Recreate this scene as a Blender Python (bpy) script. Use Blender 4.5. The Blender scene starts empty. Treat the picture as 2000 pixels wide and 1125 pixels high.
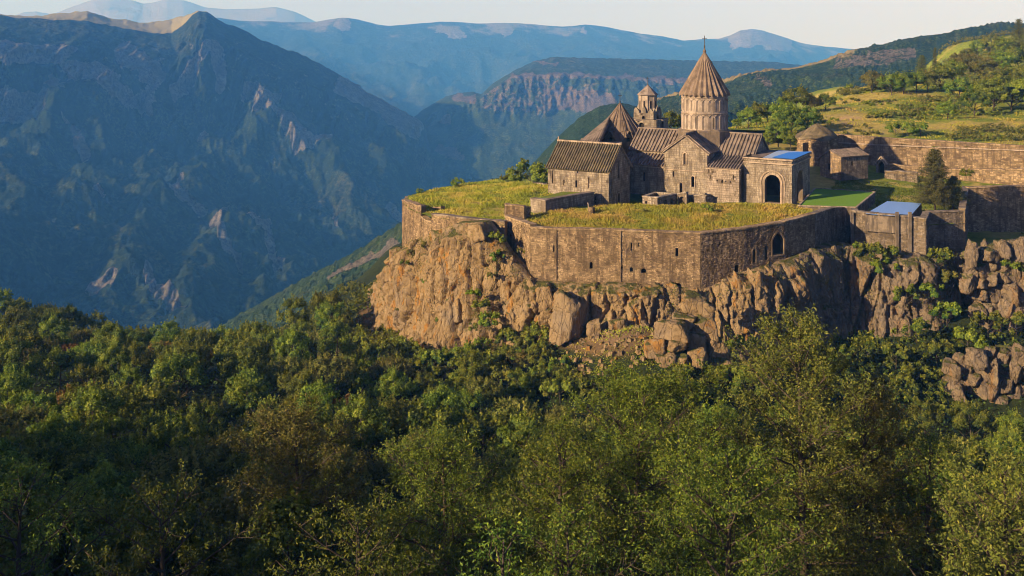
import bpy, math, random
import numpy as np
from mathutils import Vector, Matrix
from mathutils.geometry import tessellate_polygon
random.seed(7)
RG = np.random.default_rng(7)
# ------------------------------------------------------------------ camera, sky, sun
scene = bpy.context.scene
COL = scene.collection
F, YH = 2000.0, 50.0            # focal length in photo pixels, horizon row; the camera is the origin, looking along +Y
def P(px, py, D):
    return np.array([(px - 1000) / F * D, D, (YH - py) / F * D])
cam = bpy.data.cameras.new('camera'); camo = bpy.data.objects.new('camera', cam); COL.objects.link(camo)
cam.lens = 36.0; cam.sensor_width = 36.0; cam.shift_y = -(562.5 - YH) / 2000.0
cam.clip_start = 0.5; cam.clip_end = 60000
camo.rotation_euler = (math.pi / 2, 0, 0)
scene.camera = camo
SUN_EL, SUN_TH = math.radians(20), math.radians(32)      # height; angle behind the picture plane, light from the left
to_sun = Vector((-math.cos(SUN_TH) * math.cos(SUN_EL), -math.sin(SUN_TH) * math.cos(SUN_EL), math.sin(SUN_EL)))
sl = bpy.data.lights.new('sun', 'SUN'); sl.energy = 5.0; sl.angle = math.radians(0.5); sl.color = (1.0, 0.80, 0.55)
so = bpy.data.objects.new('sun', sl); COL.objects.link(so); so.rotation_euler = to_sun.to_track_quat('Z', 'Y').to_euler()
world = bpy.data.worlds.new('World'); scene.world = world; world.use_nodes = True
wn = world.node_tree; wn.nodes.clear()
wo = wn.nodes.new('ShaderNodeOutputWorld'); wb = wn.nodes.new('ShaderNodeBackground'); ws = wn.nodes.new('ShaderNodeTexSky')
ws.sky_type = 'NISHITA'; ws.sun_disc = False; ws.sun_elevation = SUN_EL
ws.sun_rotation = math.atan2(to_sun.x, to_sun.y)
ws.air_density = 0.65; ws.dust_density = 0.5; ws.ozone_density = 1.0
wtc = wn.nodes.new('ShaderNodeTexCoord'); wsep = wn.nodes.new('ShaderNodeSeparateXYZ'); wmx = wn.nodes.new('ShaderNodeMath')
wcb = wn.nodes.new('ShaderNodeCombineXYZ'); wmx.operation = 'MAXIMUM'; wmx.inputs[1].default_value = 0.025
wn.links.new(wtc.outputs['Generated'], wsep.inputs[0]); wn.links.new(wsep.outputs[0], wcb.inputs[0]); wn.links.new(wsep.outputs[1], wcb.inputs[1])
wn.links.new(wsep.outputs[2], wmx.inputs[0]); wn.links.new(wmx.outputs[0], wcb.inputs[2]); wn.links.new(wcb.outputs[0], ws.inputs[0])
wt = wn.nodes.new('ShaderNodeMix'); wt.data_type = 'RGBA'; wt.blend_type = 'MULTIPLY'; wt.inputs[0].default_value = 1; wt.inputs[7].default_value = (1.0, .86, 1.30, 1)      # lilac cast of the evening air
wn.links.new(ws.outputs[0], wt.inputs[6]); wn.links.new(wt.outputs[2], wb.inputs[0]); wb.inputs[1].default_value = 0.068
wn.links.new(wb.outputs[0], wo.inputs[0])
scene.view_settings.view_transform = 'Standard'; scene.view_settings.look = 'None'
scene.view_settings.exposure = 0.92; scene.view_settings.gamma = 1.0; scene.view_settings.use_curve_mapping = False
HAZE_C = (.075, .29, .74, 1); HAZE_D = 0.00020
cy = scene.cycles
cy.max_bounces = 5; cy.diffuse_bounces = 2; cy.glossy_bounces = 1; cy.transmission_bounces = 2; cy.volume_bounces = 1; cy.transparent_max_bounces = 8
cy.filter_width = 1.0; cy.use_denoising = True; cy.sample_clamp_indirect = 4.0

# ------------------------------------------------------------------ numpy noise
def _h(ix, iy, iz, seed):
    with np.errstate(over='ignore'):
        h = (ix.astype(np.int64) * 374761393 + iy.astype(np.int64) * 668265263 + iz.astype(np.int64) * 1274126177 + seed * 974711) & 0xffffffff
        h = ((h ^ (h >> 13)) * 1274126177) & 0xffffffff
        h = (h ^ (h >> 16)) & 0xffffffff
    return h / 4294967295.0
def n2(x, y, seed=0):
    ix, iy = np.floor(x), np.floor(y); fx, fy = x - ix, y - iy
    z = np.zeros_like(ix); out = 0
    ux, uy = fx * fx * fx * (fx * (fx * 6 - 15) + 10), fy * fy * fy * (fy * (fy * 6 - 15) + 10)
    for i in (0, 1):
        for j in (0, 1):
            a = _h(ix + i, iy + j, z, seed) * 2 * math.pi
            d = np.cos(a) * (fx - i) + np.sin(a) * (fy - j)
            out = out + d * (ux if i else 1 - ux) * (uy if j else 1 - uy)
    return out * 1.5
def fbm(x, y, o=4, seed=0, g=0.5):
    s, a, t = 0, 1.0, 0
    for k in range(o):
        s = s + a * n2(x * 2 ** k + 17.3 * k, y * 2 ** k - 9.1 * k, seed + k); t += a; a *= g
    return s / t
def ridged(x, y, o=5, seed=0, g=0.55):
    s, a, t = 0, 1.0, 0
    for k in range(o):
        s = s + a * (1 - np.abs(n2(x * 2 ** k + 7.7 * k, y * 2 ** k + 3.1 * k, seed + k)) * 2); t += a; a *= g
    return s / t
def n3(p, seed=0):
    i = np.floor(p); f = p - i; u = f * f * (3 - 2 * f); out = 0
    for a in (0, 1):
        for b in (0, 1):
            for c in (0, 1):
                w = (u[..., 0] if a else 1 - u[..., 0]) * (u[..., 1] if b else 1 - u[..., 1]) * (u[..., 2] if c else 1 - u[..., 2])
                out = out + w * _h(i[..., 0] + a, i[..., 1] + b, i[..., 2] + c, seed)
    return out * 2 - 1
def fbm3(p, o=4, seed=0, g=0.5):
    s, a, t = 0, 1.0, 0
    for k in range(o):
        s = s + a * n3(p * 2 ** k + 5.3 * k, seed + k); t += a; a *= g
    return s / t
def vor(x, y, seed=0, jit=0.9):
    ix, iy = np.floor(x), np.floor(y); z = np.zeros_like(ix)
    d1 = np.full(x.shape, 9.0); d2 = np.full(x.shape, 9.0); cid = np.zeros(x.shape)
    for i in (-1, 0, 1):
        for j in (-1, 0, 1):
            hx = _h(ix + i, iy + j, z, seed); hy = _h(ix + i, iy + j, z, seed + 51)
            d = np.hypot(ix + i + .5 + (hx - .5) * jit - x, iy + j + .5 + (hy - .5) * jit - y)
            m = d < d1
            d2 = np.where(m, d1, np.minimum(d2, d)); cid = np.where(m, hx * .7 + hy * .3, cid); d1 = np.where(m, d, d1)
    return d1, d2, cid
def smooth(a, b, x):
    t = np.clip((x - a) / (b - a), 0, 1); return t * t * (3 - 2 * t)

# ------------------------------------------------------------------ mesh helpers
def mesh(name, V, Fc, mat=None, attrs=None, flat=False):
    V = np.asarray(V, dtype=np.float32); me = bpy.data.meshes.new(name)
    if isinstance(Fc, np.ndarray):
        k = Fc.shape[1]; nf = len(Fc)
        me.vertices.add(len(V)); me.vertices.foreach_set('co', V.ravel())
        me.loops.add(nf * k); me.loops.foreach_set('vertex_index', Fc.astype(np.int32).ravel())
        me.polygons.add(nf); me.polygons.foreach_set('loop_start', np.arange(0, nf * k, k, dtype=np.int32))
        me.polygons.foreach_set('loop_total', np.full(nf, k, dtype=np.int32)); me.update(calc_edges=True)
    else:
        me.from_pydata(V.tolist(), [], Fc)
    me.polygons.foreach_set('use_smooth', np.full(len(me.polygons), not flat))
    if attrs:
        for an, av in attrs.items():
            at = me.attributes.new(an, 'FLOAT', 'POINT'); at.data.foreach_set('value', np.asarray(av, dtype=np.float32).ravel())
    if mat: me.materials.append(mat)
    return me
ROOT = {}
def link(name, me, parent=None):
    o = bpy.data.objects.new(name, me); COL.objects.link(o)
    if parent is not None: o.parent = parent
    return o
def tag(o, label=None, cat=None, group=None, kind=None):
    if label: o['label'] = label
    if cat: o['category'] = cat
    if group: o['group'] = group
    if kind: o['kind'] = kind
    return o
def thing(name, label, cat, loc, group=None):
    o = bpy.data.objects.new(name, None); COL.objects.link(o); o.location = [float(c) for c in loc]; o.empty_display_size = .5
    ROOT[o.name] = np.array([float(c) for c in loc]); return tag(o, label, cat, group)
def rootloc(o):
    while o.parent is not None: o = o.parent
    return ROOT.get(o.name, np.zeros(3))
def part(name, V, Fc, mat, parent, attrs=None, flat=True):      # V in world coordinates
    return link(name, mesh(name, np.asarray(V) - rootloc(parent), Fc, mat, attrs, flat), parent)
def gridfaces(nu, nv, wrap=False):
    i = np.arange(nu * nv).reshape(nu, nv)
    if wrap: i = np.vstack([i, i[:1]])
    return np.stack([i[:-1, :-1], i[1:, :-1], i[1:, 1:], i[:-1, 1:]], -1).reshape(-1, 4)
class MB:
    def __init__(s): s.v = []; s.f = []; s.n = 0
    def add(s, V, Fc):
        for f in Fc: s.f.append([i + s.n for i in f])
        s.v.append(np.asarray(V, float)); s.n += len(V); return s
    def hexa(s, b4, t4): return s.add(list(b4) + list(t4), [(3, 2, 1, 0), (4, 5, 6, 7), (0, 1, 5, 4), (1, 2, 6, 5), (2, 3, 7, 6), (3, 0, 4, 7)])
    def tube(s, p, r, n=6, cap=True):
        p = np.asarray(p, float); m = len(p); r = np.broadcast_to(r, (m,)); vs = []
        for i in range(m):
            d = p[min(i + 1, m - 1)] - p[max(i - 1, 0)]; d = d / (np.linalg.norm(d) + 1e-9)
            a = np.cross(d, (0, 0, 1) if abs(d[2]) < .9 else (1, 0, 0)); a /= np.linalg.norm(a); b = np.cross(d, a)
            for k in range(n):
                t = 2 * math.pi * k / n; vs.append(p[i] + r[i] * (math.cos(t) * a + math.sin(t) * b))
        fs = [(i * n + k, i * n + (k + 1) % n, (i + 1) * n + (k + 1) % n, (i + 1) * n + k) for i in range(m - 1) for k in range(n)]
        if cap: fs += [tuple(range(n))[::-1], tuple((m - 1) * n + k for k in range(n))]
        return s.add(vs, fs)
    def V(s): return np.vstack(s.v)
    def part(s, name, mat, parent, flat=True): return part(name, s.V(), s.f, mat, parent, None, flat)

# ------------------------------------------------------------------ materials
def lk(nt, a, b): nt.links.new(a, b)
class Mt:
    def __init__(s, name, rough=.9, spec=.2):
        s.m = bpy.data.materials.new(name); s.m.use_nodes = True; s.nt = s.m.node_tree; s.b = s.nt.nodes['Principled BSDF']
        s.b.inputs['Roughness'].default_value = rough; s.b.inputs['Specular IOR Level'].default_value = spec
        s.tc = s.nt.nodes.new('ShaderNodeTexCoord')
    def n(s, t, **k):
        nd = s.nt.nodes.new('ShaderNode' + t)
        for a, v in k.items():
            if hasattr(nd, a) and a not in ('inputs',): setattr(nd, a, v)
            else: s.set(nd, a, v)
        return nd
    def set(s, nd, i, v):
        i = {'Scale_': 'Scale'}.get(i, i); sock = nd.inputs[i]
        if hasattr(v, 'links') or hasattr(v, 'is_linked'): lk(s.nt, v, sock)
        else: sock.default_value = v
    def pos(s, kind='geo', scale=(1, 1, 1), rot=(0, 0, 0)):
        src = s.n('NewGeometry').outputs['Position'] if kind == 'geo' else s.tc.outputs['Object']
        mp = s.n('Mapping'); lk(s.nt, src, mp.inputs[0]); mp.inputs['Scale'].default_value = scale; mp.inputs['Rotation'].default_value = rot
        return mp.outputs[0]
    def noise(s, vec, sc, det=5, rough=.6, dist=0):
        nd = s.n('TexNoise'); lk(s.nt, vec, nd.inputs['Vector']); nd.inputs['Scale'].default_value = sc; nd.inputs['Detail'].default_value = det
        nd.inputs['Roughness'].default_value = rough; nd.inputs['Distortion'].default_value = dist; return nd.outputs[0]
    def voro(s, vec, sc, feature='F1', out='Distance', rand=1):
        nd = s.n('TexVoronoi'); nd.feature = feature; lk(s.nt, vec, nd.inputs['Vector']); nd.inputs['Scale'].default_value = sc
        nd.inputs['Randomness'].default_value = rand; return nd.outputs[out]
    def ramp(s, fac, stops, interp='LINEAR'):
        r = s.n('ValToRGB'); lk(s.nt, fac, r.inputs[0]); e = r.color_ramp.elements; r.color_ramp.interpolation = interp
        while len(e) < len(stops): e.new(.5)
        for k, (p, c) in enumerate(stops):
            e[k].position = p; e[k].color = (*c, 1) if len(c) == 3 else c
        return r.outputs[0]
    def rf(s, fac, a, b):        # 0..1 mask between a and b
        r = s.n('MapRange'); lk(s.nt, fac, r.inputs[0]); r.inputs[1].default_value = a; r.inputs[2].default_value = b; r.interpolation_type = 'SMOOTHSTEP'; return r.outputs[0]
    def mix(s, fac, a, b, mode='MIX'):
        m = s.n('Mix'); m.data_type = 'RGBA'; m.blend_type = mode
        for sock, v in ((m.inputs[0], fac), (m.inputs[6], a), (m.inputs[7], b)):
            if hasattr(v, 'is_linked'): lk(s.nt, v, sock)
            elif isinstance(v, (int, float)): sock.default_value = v
            else: sock.default_value = (*v, 1)
        return m.outputs[2]
    def math(s, op, a, b=0.0):
        m = s.n('Math'); m.operation = op
        for sock, v in ((m.inputs[0], a), (m.inputs[1], b)):
            if hasattr(v, 'is_linked'): lk(s.nt, v, sock)
            else: sock.default_value = v
        return m.outputs[0]
    def attr(s, name): a = s.n('Attribute'); a.attribute_name = name; return a.outputs['Fac']
    def bump(s, h, dist, strength=1.0):
        b = s.n('Bump'); lk(s.nt, h, b.inputs['Height']); b.inputs['Distance'].default_value = dist; b.inputs['Strength'].default_value = strength
        if s.b.inputs['Normal'].is_linked: lk(s.nt, s.b.inputs['Normal'].links[0].from_socket, b.inputs['Normal'])
        lk(s.nt, b.outputs[0], s.b.inputs['Normal'])
    def col(s, c):
        if hasattr(c, 'is_linked'): lk(s.nt, c, s.b.inputs['Base Color'])
        else: s.b.inputs['Base Color'].default_value = (*c, 1)
    def rand(s): return s.n('ObjectInfo').outputs['Random']

def mat_stone(name, c1, c2, c3, stain=(.07, .055, .04), lich=None, bump=.05, streak=True, vary=.6):
    """masonry: v = random value of each stone"""
    m = Mt(name, .92, .15); p = m.pos()
    v = m.attr('v'); base = m.ramp(v, [(0, c1), (.5, c2), (1, c3)])
    nz = m.noise(p, .6, 6, .65)
    base = m.mix(m.rf(nz, .42, .64), base, m.mix(.72, base, stain))
    n_f = m.noise(p, 5.0, 5, .7)
    base = m.mix(m.rf(n_f, .35, .75), m.mix(vary * .6, base, stain), base)
    if streak:
        ps = m.pos(scale=(1.6, 1.6, .16)); st = m.noise(ps, 1.0, 4, .6)
        base = m.mix(m.math('MULTIPLY', m.rf(st, .47, .66), .75), base, stain)
        ps2 = m.pos(scale=(2.2, 2.2, .5)); st2 = m.noise(ps2, .7, 3, .6)
        base = m.mix(m.math('MULTIPLY', m.rf(st2, .58, .72), .4), base, tuple(min(1, c * 1.25) for c in c3))
    if lich: base = m.mix(m.math('MULTIPLY', m.rf(m.noise(p, 1.7, 6, .7), .60, .72), .7), base, lich)
    m.col(base); m.bump(m.noise(p, 9.0, 6, .7), bump); return m.m
M = {}
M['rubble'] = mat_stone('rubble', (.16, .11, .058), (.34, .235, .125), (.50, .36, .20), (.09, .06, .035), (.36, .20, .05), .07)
M['mortar'] = mat_stone('mortar', (.23, .165, .09), (.23, .165, .09), (.23, .165, .09), (.11, .08, .045), None, .08)
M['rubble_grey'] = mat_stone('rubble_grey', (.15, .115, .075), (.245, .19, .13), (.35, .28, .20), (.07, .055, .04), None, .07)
M['ashlar'] = mat_stone('ashlar', (.255, .205, .145), (.345, .28, .195), (.43, .355, .255), (.10, .08, .058), (.30, .20, .09), .03)
M['ashlar_back'] = mat_stone('ashlar_back', (.21, .16, .11), (.21, .16, .11), (.21, .16, .11), (.10, .075, .05), None, .04)
M['drum_stone'] = mat_stone('drum_stone', (.33, .26, .19), (.40, .315, .23), (.46, .37, .275), (.16, .125, .09), None, .02)
M['roof_stone'] = mat_stone('roof_stone', (.18, .135, .10), (.25, .19, .14), (.33, .26, .20), (.075, .06, .045), (.21, .19, .09), .04, streak=False)
M['roof_brown'] = mat_stone('roof_brown', (.13, .10, .055), (.17, .13, .07), (.22, .17, .10), (.06, .05, .03), (.16, .17, .05), .04, streak=False)
M['roof_dome'] = mat_stone('roof_dome', (.17, .12, .08), (.235, .17, .115), (.31, .23, .16), (.09, .065, .042), (.25, .19, .08), .03, streak=False)
M['trim'] = mat_stone('trim', (.38, .29, .20), (.42, .32, .22), (.46, .36, .26), (.16, .12, .08), None, .02)
def mat_plain(name, c, rough=.8, spec=.3, metal=0):
    m = Mt(name, rough, spec); m.b.inputs['Metallic'].default_value = metal
    nz = m.noise(m.pos(), 3, 4); m.col(m.mix(nz, tuple(x * .7 for x in c), tuple(min(1, x * 1.2) for x in c))); return m.m
M['dark'] = mat_plain('interior_shade', (.012, .010, .009))  # near-black colour in place of the shade inside openings
M['iron'] = mat_plain('iron', (.05, .045, .04), .5, .4, .8)
M['tarp_blue'] = mat_plain('tarp_blue', (.03, .20, .62), .45, .4)
M['tarp_pale'] = mat_plain('tarp_pale', (.34, .42, .50), .4, .4)
M['tarp_court'] = mat_plain('tarp_court', (.20, .34, .60), .45, .4)
M['metal_white'] = mat_plain('metal_white', (.5, .5, .5), .5, .4)
def mat_rock():
    m = Mt('cliff_rock', .93, .12); p = m.pos()
    r = m.rand(); big = m.noise(p, .16, 4, .6); mid = m.noise(p, .9, 6, .65)
    base = m.ramp(big, [(.30, (.25, .17, .08)), (.50, (.40, .275, .13)), (.68, (.30, .23, .15))])
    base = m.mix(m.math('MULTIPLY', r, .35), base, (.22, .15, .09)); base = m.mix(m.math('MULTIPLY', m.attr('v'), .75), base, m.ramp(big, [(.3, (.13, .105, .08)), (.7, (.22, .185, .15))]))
    base = m.mix(m.rf(mid, .42, .66), base, m.mix(.5, base, (.47, .34, .19)))
    ps = m.pos(scale=(1.1, 1.1, .22)); st = m.noise(ps, .8, 5, .65)
    base = m.mix(m.math('MULTIPLY', m.rf(st, .56, .68), .65), base, (.13, .085, .05))
    lch = m.noise(m.pos(scale=(1, 1, .45)), .38, 5, .6, 1)
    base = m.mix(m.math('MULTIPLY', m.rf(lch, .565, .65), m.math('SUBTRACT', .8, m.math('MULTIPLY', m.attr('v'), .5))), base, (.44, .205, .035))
    base = m.mix(m.math('MULTIPLY', m.rf(m.noise(p, 2.6, 6, .7), .62, .74), .6), base, (.40, .32, .22))
    base = m.mix(m.math('MULTIPLY', m.rf(m.noise(p, 3.6, 6, .75), .55, .75), .75), base, (.10, .07, .045))
    ge = m.n('NewGeometry'); sx = m.n('SeparateXYZ'); lk(m.nt, ge.outputs['Normal'], sx.inputs[0])
    moss = m.math('MULTIPLY', m.rf(sx.outputs[2], .55, .85), m.rf(m.noise(p, .5, 5), .42, .55))
    base = m.mix(moss, base, (.11, .11, .03))
    pv = m.pos(scale=(1, 1, .38)); cr_ = m.rf(m.voro(pv, .95, 'DISTANCE_TO_EDGE'), 0.0, .09); m.col(base)
    m.bump(m.noise(p, .9, 9, .72), 1.3, .9); m.bump(cr_, .45, .9); m.bump(m.noise(p, 4.5, 6, .7), .22); return m.m
M['rock'] = mat_rock()
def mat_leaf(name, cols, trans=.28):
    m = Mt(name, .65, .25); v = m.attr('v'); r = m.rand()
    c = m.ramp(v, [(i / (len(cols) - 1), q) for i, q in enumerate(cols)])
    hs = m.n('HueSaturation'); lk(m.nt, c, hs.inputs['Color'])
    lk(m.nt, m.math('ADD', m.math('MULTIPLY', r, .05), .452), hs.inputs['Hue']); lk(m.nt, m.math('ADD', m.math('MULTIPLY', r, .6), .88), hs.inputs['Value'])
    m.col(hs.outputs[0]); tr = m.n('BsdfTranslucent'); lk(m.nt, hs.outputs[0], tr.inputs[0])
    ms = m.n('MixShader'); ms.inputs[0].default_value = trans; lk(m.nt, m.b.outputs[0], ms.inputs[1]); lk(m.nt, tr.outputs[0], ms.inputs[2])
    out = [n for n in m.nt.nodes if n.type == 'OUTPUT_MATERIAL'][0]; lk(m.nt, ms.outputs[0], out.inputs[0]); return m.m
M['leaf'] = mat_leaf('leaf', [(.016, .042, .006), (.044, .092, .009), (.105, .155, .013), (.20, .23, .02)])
M['leaf_olive'] = mat_leaf('leaf_olive', [(.030, .045, .008), (.070, .092, .014), (.13, .145, .022), (.22, .195, .032)])
M['leaf_bright'] = mat_leaf('leaf_bright', [(.030, .060, .006), (.07, .12, .010), (.13, .185, .014), (.22, .25, .022)])
M['leaf_rust'] = mat_leaf('leaf_rust', [(.07, .05, .012), (.13, .085, .018), (.17, .12, .02), (.20, .17, .03)])
M['needle'] = mat_leaf('needle', [(.028, .045, .012), (.055, .075, .015), (.095, .11, .02), (.15, .15, .03)], .15)
M['grass_blade'] = mat_leaf('grass_blade', [(.12, .18, .015), (.24, .29, .025), (.41, .38, .05), (.52, .41, .12)], .3)
M['bark'] = mat_plain('bark', (.075, .058, .042), .95, .1)
def mat_ground(name, g1, g2, dry, soil, s=1.0):
    m = Mt(name, .97, .1); p = m.pos(); a = m.noise(p, .09 * s, 6, .6); b = m.noise(p, .9 * s, 6, .7); d = m.attr('dry')
    c = m.mix(m.rf(b, .35, .65), g1, g2)
    k = m.math('ADD', d, m.math('MULTIPLY', m.math('SUBTRACT', a, .5), 1.1))
    c = m.mix(m.rf(k, .35, .6), c, m.mix(m.rf(b, .3, .7), dry, tuple(x * .65 for x in dry)))
    c = m.mix(m.rf(k, .80, 1.0), c, soil)
    m.col(c); m.bump(m.noise(p, 2.2 * s, 7, .7), .35); return m.m
M['turf'] = mat_ground('turf', (.11, .15, .02), (.21, .24, .03), (.42, .33, .09), (.40, .27, .13))
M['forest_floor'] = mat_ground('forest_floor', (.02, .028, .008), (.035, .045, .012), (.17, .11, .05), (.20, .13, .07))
M['lawn'] = mat_plain('lawn', (.14, .26, .025), .95, .1)
def mat_mount(name, g1, g2, rock1, rock2, dryc, s, bd):
    m = Mt(name, .97, .05); p = m.pos(); rk = m.attr('rock'); dr = m.attr('dry'); gp = m.attr('g')
    n1 = m.noise(p, .006 * s, 8, .68); n2_ = m.noise(p, .035 * s, 7, .7)
    veg = m.mix(m.rf(gp, .25, .75), g1, g2)
    veg = m.mix(m.rf(n2_, .40, .62), tuple(x * .6 for x in g1), veg)
    veg = m.mix(m.math('MULTIPLY', m.rf(n1, .50, .66), .6), veg, tuple(x * 1.0 for x in (.11, .10, .04)))
    rc = m.mix(m.rf(m.noise(p, .02 * s, 7, .7), .40, .62), rock1, rock2)
    n3_ = m.noise(p, .14 * s, 6, .75); veg = m.mix(m.rf(n3_, .42, .60), tuple(x * .45 for x in g1), veg); veg = m.mix(m.math('MULTIPLY', m.rf(n3_, .58, .70), .5), veg, tuple(x * 1.5 for x in g2)); rc = m.mix(m.rf(n3_, .38, .6), tuple(x * .5 for x in rock1), rc)
    k = m.math('ADD', rk, m.math('MULTIPLY', m.math('SUBTRACT', n2_, .5), 1.5))
    c = m.mix(m.rf(k, .42, .60), veg, rc)
    k2 = m.math('ADD', dr, m.math('MULTIPLY', m.math('SUBTRACT', n1, .5), 1.2))
    c = m.mix(m.rf(k2, .45, .65), c, dryc)
    m.col(c); m.bump(m.noise(p, .05 * s, 8, .7), bd); m.bump(m.noise(p, .22 * s, 4, .7), bd * .35); return m.m
# ------------------------------------------------------------------ far terrain, each sheet built at its own distance
def layer(name, mat, px0, px1, nu, nv, rows, disp, masks=None, label=None):
    """rows: foot .. ridge .. back; each row = (v position, polyline of (px, py, D))"""
    px = np.linspace(px0, px1, nu); vs = np.array([r[0] for r in rows]); v = np.linspace(0, 1, nv)
    py = np.stack([np.interp(px, [q[0] for q in r[1]], [q[1] for q in r[1]]) for r in rows], 1)
    D = np.stack([np.interp(px, [q[0] for q in r[1]], [q[2] for q in r[1]]) for r in rows], 1)
    PY = np.stack([np.interp(v, vs, py[i]) for i in range(nu)]); DD = np.stack([np.interp(v, vs, D[i]) for i in range(nu)])
    PX = np.repeat(px[:, None], nv, 1); V = np.stack([(PX - 1000) / F * DD, DD, (YH - PY) / F * DD], -1)
    vv = np.repeat(v[None], nu, 0); V0 = V.copy()
    dz, dn = disp(V0[..., 0], V0[..., 1], V0[..., 2], vv, PX, PY); V[..., 2] += dz; V[..., 1] -= dn
    at = {k: f(V0[..., 0], V0[..., 1], V0[..., 2], vv, PX, PY) for k, f in (masks or {}).items()}
    for k in ('rock', 'dry', 'g'):
        if k not in at: at[k] = np.zeros_like(PX)
    o = link(name, mesh(name, V.reshape(-1, 3), gridfaces(nu, nv), mat, at)); tag(o, label, None, None, 'structure'); return o
def blob(PX, PY, pts, r, soft=.6):
    """rocky streaks along polylines in the sheet's own coordinates"""
    out = np.zeros_like(PX); wx = PX + 9 * fbm(PX / 22, PY / 22, 3, 5); wy = PY + 9 * fbm(PX / 22, PY / 22, 3, 6)
    for line, w in pts:
        line = np.array(line, float)
        for a, b in zip(line[:-1], line[1:]) if len(line) > 1 else [(line[0], line[0] + .1)]:
            d = b - a; t = np.clip(((wx - a[0]) * d[0] + (wy - a[1]) * d[1]) / (d @ d), 0, 1)
            q = np.hypot(wx - a[0] - t * d[0], wy - a[1] - t * d[1]); out = np.maximum(out, 1 - smooth(w * r * soft, w * r, q))
    return out
M['mount_left'] = mat_mount('mount_left', (.024, .042, .012), (.05, .07, .02), (.14, .13, .105), (.23, .21, .17), (.30, .26, .10), 1.0, 10)
M['mount_mid'] = mat_mount('mount_mid', (.035, .060, .014), (.075, .10, .025), (.105, .080, .052), (.165, .125, .08), (.25, .20, .08), 1.3, 6)
M['mount_near'] = mat_mount('mount_near', (.030, .058, .010), (.085, .115, .022), (.12, .10, .07), (.19, .16, .12), (.24, .19, .07), 3.5, 2.0)
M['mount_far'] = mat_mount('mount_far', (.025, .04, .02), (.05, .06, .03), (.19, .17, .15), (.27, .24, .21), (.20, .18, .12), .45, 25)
# far blue ridges
r0 = [(-300, 60), (0, 34), (27, 29), (45, 23), (70, 20), (90, 23), (102, 26), (112, 23), (145, 10), (185, -4), (215, -8), (262, -1), (280, 4), (295, 3), (325, -4), (357, -2), (400, 11), (447, 16), (500, 14), (540, 12), (575, 22), (615, 42), (700, 70), (900, 90)]
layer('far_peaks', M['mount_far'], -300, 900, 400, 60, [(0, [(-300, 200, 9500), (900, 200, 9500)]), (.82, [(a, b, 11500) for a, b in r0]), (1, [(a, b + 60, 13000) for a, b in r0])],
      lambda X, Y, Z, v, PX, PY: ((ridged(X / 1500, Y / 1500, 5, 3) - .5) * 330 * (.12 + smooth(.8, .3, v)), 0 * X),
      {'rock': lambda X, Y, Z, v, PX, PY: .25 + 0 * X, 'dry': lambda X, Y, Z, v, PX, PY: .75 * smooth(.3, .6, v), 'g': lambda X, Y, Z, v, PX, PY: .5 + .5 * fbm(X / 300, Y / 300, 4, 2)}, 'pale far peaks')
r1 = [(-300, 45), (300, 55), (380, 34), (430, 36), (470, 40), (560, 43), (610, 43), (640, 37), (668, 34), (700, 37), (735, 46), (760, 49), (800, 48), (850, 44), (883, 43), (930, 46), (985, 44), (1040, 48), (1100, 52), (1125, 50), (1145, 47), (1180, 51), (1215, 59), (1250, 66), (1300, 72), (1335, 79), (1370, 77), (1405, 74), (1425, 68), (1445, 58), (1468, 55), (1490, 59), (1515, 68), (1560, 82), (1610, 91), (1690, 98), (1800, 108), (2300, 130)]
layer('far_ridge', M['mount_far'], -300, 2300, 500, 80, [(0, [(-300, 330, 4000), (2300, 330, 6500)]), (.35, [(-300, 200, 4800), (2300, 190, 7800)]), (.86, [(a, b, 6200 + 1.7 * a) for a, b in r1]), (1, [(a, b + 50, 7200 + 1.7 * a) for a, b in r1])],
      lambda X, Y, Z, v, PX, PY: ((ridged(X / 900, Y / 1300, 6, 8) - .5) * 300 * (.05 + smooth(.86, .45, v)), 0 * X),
      {'rock': lambda X, Y, Z, v, PX, PY: .15 + .8 * blob(PX, PY, [([(1440, 75), (1475, 68), (1530, 85)], 22), ([(670, 48)], 20), ([(860, 60), (900, 70)], 10), ([(990, 60)], 14), ([(1140, 60)], 10)], 1), 'dry': lambda X, Y, Z, v, PX, PY: .5 * smooth(.6, .85, v), 'g': lambda X, Y, Z, v, PX, PY: .5 + .6 * fbm(X / 300, Y / 300, 5, 2)}, 'long blue ridge')
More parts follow.
